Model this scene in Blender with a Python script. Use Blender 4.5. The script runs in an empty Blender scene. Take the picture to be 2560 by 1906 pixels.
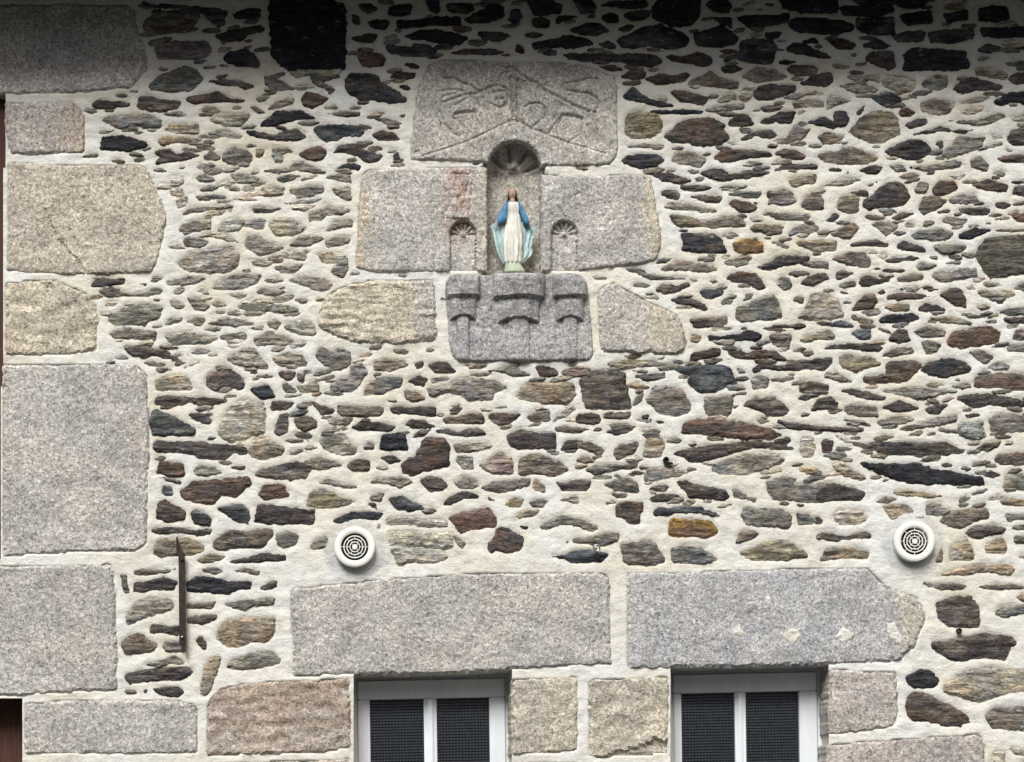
import bpy, bmesh, math, random
import numpy as np
from mathutils import Vector, noise
from mathutils.geometry import delaunay_2d_cdt

R = math.radians
S = bpy.context.scene
COL = S.collection
K = 0.002                                   # metres per photograph pixel on the wall face
def X(px): return (px - 1280.0) * K
def Z(py): return 2.0 + (1906.0 - py) * K

# ------------------------------------------------------------------ camera
CX, CY, CZ = -1.15, -12.0, 1.65
cam = bpy.data.cameras.new('camera'); camo = bpy.data.objects.new('camera', cam); COL.objects.link(camo)
camo.location = (CX, CY, CZ); camo.rotation_euler = (R(90), 0, 0)
cam.sensor_width = 36; cam.lens = 36 * -CY / 5.12
cam.shift_x = -CX / 5.12; cam.shift_y = (Z(953) - CZ) / 5.12
cam.clip_end = 500
S.camera = camo

# ------------------------------------------------------------------ sky and sun (soft, high, a little from the left)
EL, AZ = 47.0, -22.0                        # sun elevation, and its bearing from the wall's normal
w = bpy.data.worlds.new('World'); S.world = w; w.use_nodes = True
nt = w.node_tree
bg = nt.nodes['Background']; sky = nt.nodes.new('ShaderNodeTexSky')
sky.sky_type = 'NISHITA'; sky.sun_disc = False; sky.sun_elevation = R(EL); sky.sun_rotation = R(180 + AZ)
sky.air_density = 1.0; sky.dust_density = 4.0; sky.ozone_density = 1.0
bg.inputs[1].default_value = 0.05
nt.links.new(sky.outputs[0], bg.inputs[0])
sun = bpy.data.lights.new('sun', 'SUN'); suno = bpy.data.objects.new('sun', sun); COL.objects.link(suno)
sun.energy = 3.0; sun.angle = R(26); sun.color = (1.0, 0.99, 0.955)
d = Vector((-math.sin(R(AZ)) * math.cos(R(EL)), math.cos(R(AZ)) * math.cos(R(EL)), -math.sin(R(EL))))
suno.rotation_euler = d.to_track_quat('-Z', 'Y').to_euler()
suno.location = (-3, -8, 14)
S.view_settings.view_transform = 'Standard'; S.view_settings.look = 'None'; S.view_settings.gamma = 1
S.view_settings.exposure = 0.49
S.view_settings.use_curve_mapping = False
EAVE_D, EAVE_H = 0.51, 0.07                 # overhang, and height of its underside above the top of the picture

# ------------------------------------------------------------------ materials
def new_mat(name, rough=0.9):
    m = bpy.data.materials.new(name); m.use_nodes = True
    n = m.node_tree.nodes; b = n['Principled BSDF']
    b.inputs['Roughness'].default_value = rough
    b.inputs['Specular IOR Level'].default_value = 0.25
    return m, m.node_tree, b
def node(t, typ, **kw):
    n = t.nodes.new(typ)
    for k, v in kw.items():
        if k.startswith('i_'): n.inputs[k[2:].replace('_', ' ')].default_value = v
        else: setattr(n, k, v)
    return n
def mapping(t, scale):
    tc = node(t, 'ShaderNodeNewGeometry'); mp = node(t, 'ShaderNodeMapping')
    mp.inputs['Scale'].default_value = scale
    t.links.new(tc.outputs['Position'], mp.inputs['Vector'])
    return mp.outputs['Vector']
def tex_noise(t, scale, detail=3, rough=0.55, stretch=(1, 1, 1), dist=0.0):
    n = node(t, 'ShaderNodeTexNoise'); n.inputs['Scale'].default_value = scale
    n.inputs['Detail'].default_value = detail; n.inputs['Roughness'].default_value = rough
    n.inputs['Distortion'].default_value = dist
    t.links.new(mapping(t, stretch), n.inputs['Vector'])
    return n.outputs['Fac']
def ramp(t, fac, stops):
    r = node(t, 'ShaderNodeValToRGB'); e = r.color_ramp.elements
    while len(e) < len(stops): e.new(0.5)
    for q, (p, c) in zip(e, stops):
        q.position = p; q.color = (c, c, c, 1) if not isinstance(c, tuple) else c + (1,)
    t.links.new(fac, r.inputs['Fac'])
    return r.outputs['Color']
def mix(t, mode, a, b, fac=1.0):
    m = node(t, 'ShaderNodeMix', data_type='RGBA', blend_type=mode)
    for s, v in ((6, a), (7, b), (0, fac)):
        if hasattr(v, 'links') or hasattr(v, 'is_linked'): t.links.new(v, m.inputs[s])
        elif s == 0: m.inputs[0].default_value = v
        else: m.inputs[s].default_value = tuple(v) + (1,)
    return m.outputs[2]
def bump(t, b, h, strength=0.5, dist=0.01, prev=None):
    n = node(t, 'ShaderNodeBump'); n.inputs['Strength'].default_value = strength
    n.inputs['Distance'].default_value = dist
    t.links.new(h, n.inputs['Height'])
    if prev: t.links.new(prev, n.inputs['Normal'])
    t.links.new(n.outputs['Normal'], b.inputs['Normal'])
    return n.outputs['Normal']
def attr(t):
    a = node(t, 'ShaderNodeAttribute'); a.attribute_name = 'Col'
    return a.outputs['Color']

# rubble: schist with fine bedding, paler scuffs and dark seams
M_STONE, t, b = new_mat('schist', 0.8)
c = attr(t)
bed = tex_noise(t, 6, 5, 0.65, (1.2, 1, 7), 0.6)
c = mix(t, 'MULTIPLY', c, ramp(t, bed, [(0.30, 0.40), (0.46, 0.95), (0.7, 1.6)]))
grain = tex_noise(t, 80, 5, 0.75, (0.6, 1, 1.5))
c = mix(t, 'MULTIPLY', c, ramp(t, grain, [(0.3, 0.5), (0.5, 1.0), (0.72, 1.65)]))
seam = ramp(t, tex_noise(t, 7, 4, 0.6, (1.0, 1, 5.5), 0.9), [(0.455, 1.0), (0.49, 0.28), (0.51, 0.28), (0.54, 1.0)])
c = mix(t, 'MULTIPLY', c, seam, 0.8)
scuff = ramp(t, tex_noise(t, 28, 6, 0.75, (0.6, 1, 1.3)), [(0.60, 0.0), (0.70, 0.7)])
c = mix(t, 'MIX', c, (0.46, 0.43, 0.37), scuff)
hue = ramp(t, tex_noise(t, 9, 3), [(0.35, (0.92, 0.98, 1.10)), (0.65, (1.08, 1.0, 0.90))])
c = mix(t, 'MULTIPLY', c, hue)
t.links.new(c, b.inputs['Base Color'])
n1 = bump(t, b, bed, 0.55, 0.02)
bump(t, b, grain, 0.9, 0.010, n1)

# lime mortar, rough and lumpy, warm in places and grey-white in others
M_MORTAR, t, b = new_mat('lime_mortar', 0.95)
big = tex_noise(t, 1.9, 5, 0.65)
c = ramp(t, big, [(0.40, (0.775, 0.775, 0.745)), (0.51, (0.77, 0.75, 0.68)), (0.66, (0.72, 0.675, 0.565))])
mid = tex_noise(t, 19, 6, 0.7, (0.8, 1, 1.2), 0.2)
c = mix(t, 'MULTIPLY', c, ramp(t, mid, [(0.28, 0.70), (0.43, 0.96), (0.6, 1.03), (0.72, 1.10)]))
sand = tex_noise(t, 120, 4, 0.75)
c = mix(t, 'MULTIPLY', c, ramp(t, sand, [(0.3, 0.80), (0.5, 1.0), (0.7, 1.10)]))
grey = ramp(t, tex_noise(t, 6.5, 6, 0.75, (0.7, 1, 1.2)), [(0.57, 0.0), (0.74, 0.5)])
c = mix(t, 'MIX', c, (0.46, 0.445, 0.41), grey)
ochre = ramp(t, tex_noise(t, 11, 5, 0.7, (0.8, 1, 1.3)), [(0.58, 0.0), (0.74, 0.5)])
c = mix(t, 'MIX', c, (0.50, 0.43, 0.31), ochre)
c = mix(t, 'MULTIPLY', c, attr(t))
t.links.new(c, b.inputs['Base Color'])
n1 = bump(t, b, mid, 0.55, 0.02)
bump(t, b, sand, 0.6, 0.005, n1)

# granite: salt-and-pepper grain over each block's own tint
M_GRANITE, t, b = new_mat('granite', 0.9)
c = attr(t)
sp = tex_noise(t, 82, 3, 0.68, (1, 1, 1), 1.0)
c = mix(t, 'MULTIPLY', c, ramp(t, sp, [(0.33, 0.36), (0.44, 0.78), (0.53, 1.06), (0.65, 1.58)]))
sp2 = tex_noise(t, 34, 4, 0.7)
c = mix(t, 'MULTIPLY', c, ramp(t, sp2, [(0.30, 0.74), (0.5, 1.0), (0.70, 1.14)]))
mica = ramp(t, tex_noise(t, 64, 2, 0.5), [(0.68, 0.0), (0.72, 0.6)])
c = mix(t, 'MIX', c, (0.10, 0.10, 0.105), mica)
blot = tex_noise(t, 3.0, 5, 0.65)
c = mix(t, 'MULTIPLY', c, ramp(t, blot, [(0.35, (0.88, 0.885, 0.90)), (0.65, (1.05, 1.035, 1.0))]))
stain = ramp(t, tex_noise(t, 7, 6, 0.75, (1.4, 1, 0.6)), [(0.56, 0.0), (0.75, 0.5)])
c = mix(t, 'MIX', c, (0.25, 0.235, 0.20), stain)
t.links.new(c, b.inputs['Base Color'])
n1 = bump(t, b, sp2, 0.35, 0.02)
bump(t, b, sp, 0.7, 0.007, n1)

def simple(name, col, rough=0.6, var=0.12, scale=40, bmp=0.2, metal=0.0, stretch=(1, 1, 1)):
    m, t, b = new_mat(name, rough)
    f = tex_noise(t, scale, 4, 0.6, stretch)
    c = mix(t, 'MULTIPLY', col, ramp(t, f, [(0.3, 1 - var), (0.7, 1 + var)]))
    t.links.new(c, b.inputs['Base Color']); b.inputs['Metallic'].default_value = metal
    bump(t, b, f, bmp, 0.004)
    return m
M_FRAME = simple('painted_wood', (0.80, 0.83, 0.86), 0.55, 0.06, 9, 0.1, 0, (3, 1, 0.4))
M_WOOD = simple('brown_wood', (0.075, 0.033, 0.024), 0.7, 0.35, 14, 0.4, 0, (6, 1, 0.5))
M_DARK = simple('dark_interior', (0.006, 0.006, 0.007), 0.9, 0.2)
M_BLIND = simple('blind_slats', (0.20, 0.22, 0.26), 0.7, 0.25, 60)
M_VENT = simple('white_plastic', (0.88, 0.88, 0.82), 0.45, 0.04, 25, 0.05)
M_IRON = simple('rusty_iron', (0.045, 0.032, 0.028), 0.7, 0.45, 60, 0.5, 0.3)
M_STEEL = simple('steel', (0.45, 0.45, 0.46), 0.3, 0.1, 60, 0.1, 0.9)
M_BLACK = simple('black_plastic', (0.012, 0.012, 0.012), 0.6, 0.2)
M_SLATE = simple('roof_slate', (0.05, 0.055, 0.065), 0.7, 0.3, 10, 0.4)
M_SOFFIT = simple('soffit_boards', (0.07, 0.06, 0.05), 0.8, 0.2, 20, 0.3, 0, (1, 8, 1))
M_ASPHALT = simple('asphalt', (0.05, 0.05, 0.05), 0.95, 0.3, 60, 0.5)
M_GOWN = simple('plaster_gown', (0.72, 0.71, 0.64), 0.6, 0.30, 26, 0.4, 0, (1.6, 1, .5))
M_CLOAK = simple('plaster_cloak', (0.47, 0.61, 0.60), 0.6, 0.34, 26, 0.4, 0, (1.6, 1, 0.5))
M_BLUE = simple('plaster_mantle', (0.085, 0.23, 0.40), 0.6, 0.45, 34, 0.4)
M_SKIN = simple('plaster_skin', (0.44, 0.30, 0.23), 0.6, 0.12, 60, 0.1)
M_HAIR = simple('plaster_hair', (0.12, 0.055, 0.035), 0.6, 0.2, 60, 0.2)
M_BASE = simple('plaster_base', (0.44, 0.50, 0.38), 0.6, 0.15, 50, 0.2)
M_GLASS, t, b = new_mat('window_glass', 0.04)
b.inputs['Base Color'].default_value = (0.9, 0.95, 0.95, 1)
out = t.nodes['Material Output']; tr = node(t, 'ShaderNodeBsdfTransparent'); gl = node(t, 'ShaderNodeBsdfGlossy')
gl.inputs['Roughness'].default_value = 0.03; fr = node(t, 'ShaderNodeFresnel'); fr.inputs['IOR'].default_value = 1.45
ms = node(t, 'ShaderNodeMixShader'); t.links.new(fr.outputs[0], ms.inputs[0]); t.links.new(tr.outputs[0], ms.inputs[1])
t.links.new(gl.outputs[0], ms.inputs[2]); t.links.new(ms.outputs[0], out.inputs['Surface'])

# ------------------------------------------------------------------ helpers
def link(name, me, mat, parent=None, smooth=False):
    o = bpy.data.objects.new(name, me); COL.objects.link(o)
    if mat and not me.materials: me.materials.append(mat)
    if parent: o.parent = parent
    if smooth: me.shade_smooth()
    return o
def mesh(name, verts, faces, cols=None):
    me = bpy.data.meshes.new(name); me.from_pydata([tuple(v) for v in verts], [], faces); me.update()
    if cols is not None:
        a = me.color_attributes.new('Col', 'FLOAT_COLOR', 'POINT')
        c = np.ones((len(verts), 4), dtype=np.float32); c[:, :3] = np.asarray(cols, dtype=np.float32)
        a.data.foreach_set('color', c.ravel())
    return me
def thing(name, label, cat, loc=(0, 0, 0), group=None):
    o = bpy.data.objects.new(name, None); COL.objects.link(o); o.location = loc; o.empty_display_size = 0.1
    o['label'] = label; o['category'] = cat
    if group: o['group'] = group
    return o
def tag(o, label, cat, group=None):
    o['label'] = label; o['category'] = cat
    if group: o['group'] = group
    return o
def nz(x, y, z=0.0): return noise.noise(Vector((x, y, z)))
def inside(px, py, poly):
    p = np.asarray(poly, float); q = np.roll(p, -1, 0); r = np.zeros(np.shape(px), bool)
    for (x1, y1), (x2, y2) in zip(p, q):
        if y1 == y2: continue
        r ^= ((y1 > py) != (y2 > py)) & (px < (x2 - x1) * (py - y1) / (y2 - y1) + x1)
    return r
def seg_dist(px, py, pts, closed):
    p = np.asarray(pts, float); q = np.roll(p, -1, 0)
    if not closed: p, q = p[:-1], q[:-1]
    best = np.full(np.shape(px), 1e9)
    for (x1, y1), (x2, y2) in zip(p, q):
        dx, dy = x2 - x1, y2 - y1; L = dx * dx + dy * dy + 1e-9
        u = np.clip(((px - x1) * dx + (py - y1) * dy) / L, 0, 1)
        best = np.minimum(best, np.hypot(px - x1 - u * dx, py - y1 - u * dy))
    return best
def area(poly):
    p = np.asarray(poly, float); q = np.roll(p, -1, 0)
    return abs(np.sum(p[:, 0] * q[:, 1] - q[:, 0] * p[:, 1])) / 2
def outline(poly, step, amp, rnd, seed, keep=(), grow=0.0):
    """cut corners a little, resample and roughen an outline"""
    P = [Vector(p) for p in poly]; n = len(P); Q = []
    if sum(P[i - 1].x * P[i].y - P[i].x * P[i - 1].y for i in range(n)) > 0: grow = -grow
    for i in range(n):
        a, b_, c_ = P[i - 1], P[i], P[(i + 1) % n]
        if rnd > 0 and i not in keep:
            l1 = (a - b_).length; l2 = (c_ - b_).length
            Q.append(b_ + (a - b_) * min(0.3, rnd / max(l1, 1e-6))); Q.append(b_ + (c_ - b_) * min(0.3, rnd / max(l2, 1e-6)))
        else: Q.append(b_)
    out = []
    for i in range(len(Q)):
        a, b_ = Q[i], Q[(i + 1) % len(Q)]; L = (b_ - a).length
        k = max(1, int(L / step)); d = (b_ - a) / max(L, 1e-6); nr = Vector((-d.y, d.x))
        for j in range(k):
            p = a + (b_ - a) * (j / k)
            f = nz(p.x / 26, p.y / 17, seed) * 1.1 + nz(p.x / 9, p.y / 7, seed + 9) * 1.0 + nz(p.x / 4.3, p.y / 3.7, seed + 19) * 0.7
            out.append((p.x + nr.x * (amp * f + grow), p.y + nr.y * (amp * f + grow)))
    return out
def patch(poly, spacing, hfun, cfun, back, seed, holes=False):
    """a relief: outline -> triangles, each vertex pushed out by hfun(x, y, edge distance); sides run back to depth `back`"""
    rng = np.random.default_rng(int(seed * 1000) % 2**31)
    p = np.asarray(poly); x0, y0 = p.min(0); x1, y1 = p.max(0)
    gx, gy = np.meshgrid(np.arange(x0, x1, spacing), np.arange(y0, y1, spacing * 0.8))
    gx = gx.ravel() + rng.uniform(-.35, .35, gx.size) * spacing; gy = gy.ravel() + rng.uniform(-.3, .3, gy.size) * spacing
    m = inside(gx, gy, poly); gx, gy = gx[m], gy[m]
    if gx.size:
        m = seg_dist(gx, gy, poly, True) > spacing * 0.5; gx, gy = gx[m], gy[m]
    n = len(poly)
    pts = [Vector(q) for q in poly] + [Vector((a, b_)) for a, b_ in zip(gx, gy)]
    vs, _, fs, _, _, _ = delaunay_2d_cdt(pts, [], [list(range(n))], 1, 1e-4)
    vx = np.array([v.x for v in vs]); vy = np.array([v.y for v in vs])
    dist = seg_dist(vx, vy, poly, True)
    h = hfun(vx, vy, dist)
    V = [(X(a), -hh, Z(b_)) for a, b_, hh in zip(vx, vy, h)]
    C = cfun(vx, vy, dist)
    F = []; cnt = {}
    for f in fs:
        f = list(f)
        a = sum(vx[f[i]] * vy[f[(i + 1) % len(f)]] - vx[f[(i + 1) % len(f)]] * vy[f[i]] for i in range(len(f)))
        if a > 0: f = f[::-1]                 # image y runs down
        f = f[::-1] if False else f
        F.append(f)
        for i in range(len(f)):
            e = (f[i], f[(i + 1) % len(f)]); cnt[e] = cnt.get(e, 0) + 1
    bmap = {}; C = list(map(tuple, C))
    for (a, b_) in list(cnt):
        if (b_, a) in cnt: continue
        for q in (a, b_):
            if q not in bmap:
                bmap[q] = len(V); V.append((V[q][0], back, V[q][2])); C.append(C[q])
        F.append([b_, a, bmap[a], bmap[b_]])
    return V, F, C
def pnoise(vx, vy, sx, sy, z):
    return np.array([nz(a / sx, b_ / sy, z) for a, b_ in zip(vx, vy)])
def box(bm, x0, x1, y0, y1, z0, z1, bev=0.0):
    vs = [bm.verts.new((x, y, z)) for x in (x0, x1) for y in (y0, y1) for z in (z0, z1)]
    fs = [bm.faces.new([vs[i] for i in f]) for f in ((0, 1, 3, 2), (4, 6, 7, 5), (0, 4, 5, 1), (2, 3, 7, 6), (0, 2, 6, 4), (1, 5, 7, 3))]
    if bev:
        es = list({e for f in fs for e in f.edges})
        bmesh.ops.bevel(bm, geom=es, offset=bev, segments=2, affect='EDGES', profile=0.5)
def bm_obj(name, bm, mat, parent=None, smooth=False, off=(0, 0, 0)):
    bmesh.ops.recalc_face_normals(bm, faces=bm.faces[:])
    bmesh.ops.translate(bm, verts=bm.verts[:], vec=Vector(off))
    me = bpy.data.meshes.new(name); bm.to_mesh(me); bm.free()
    return link(name, me, mat, parent, smooth)

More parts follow.
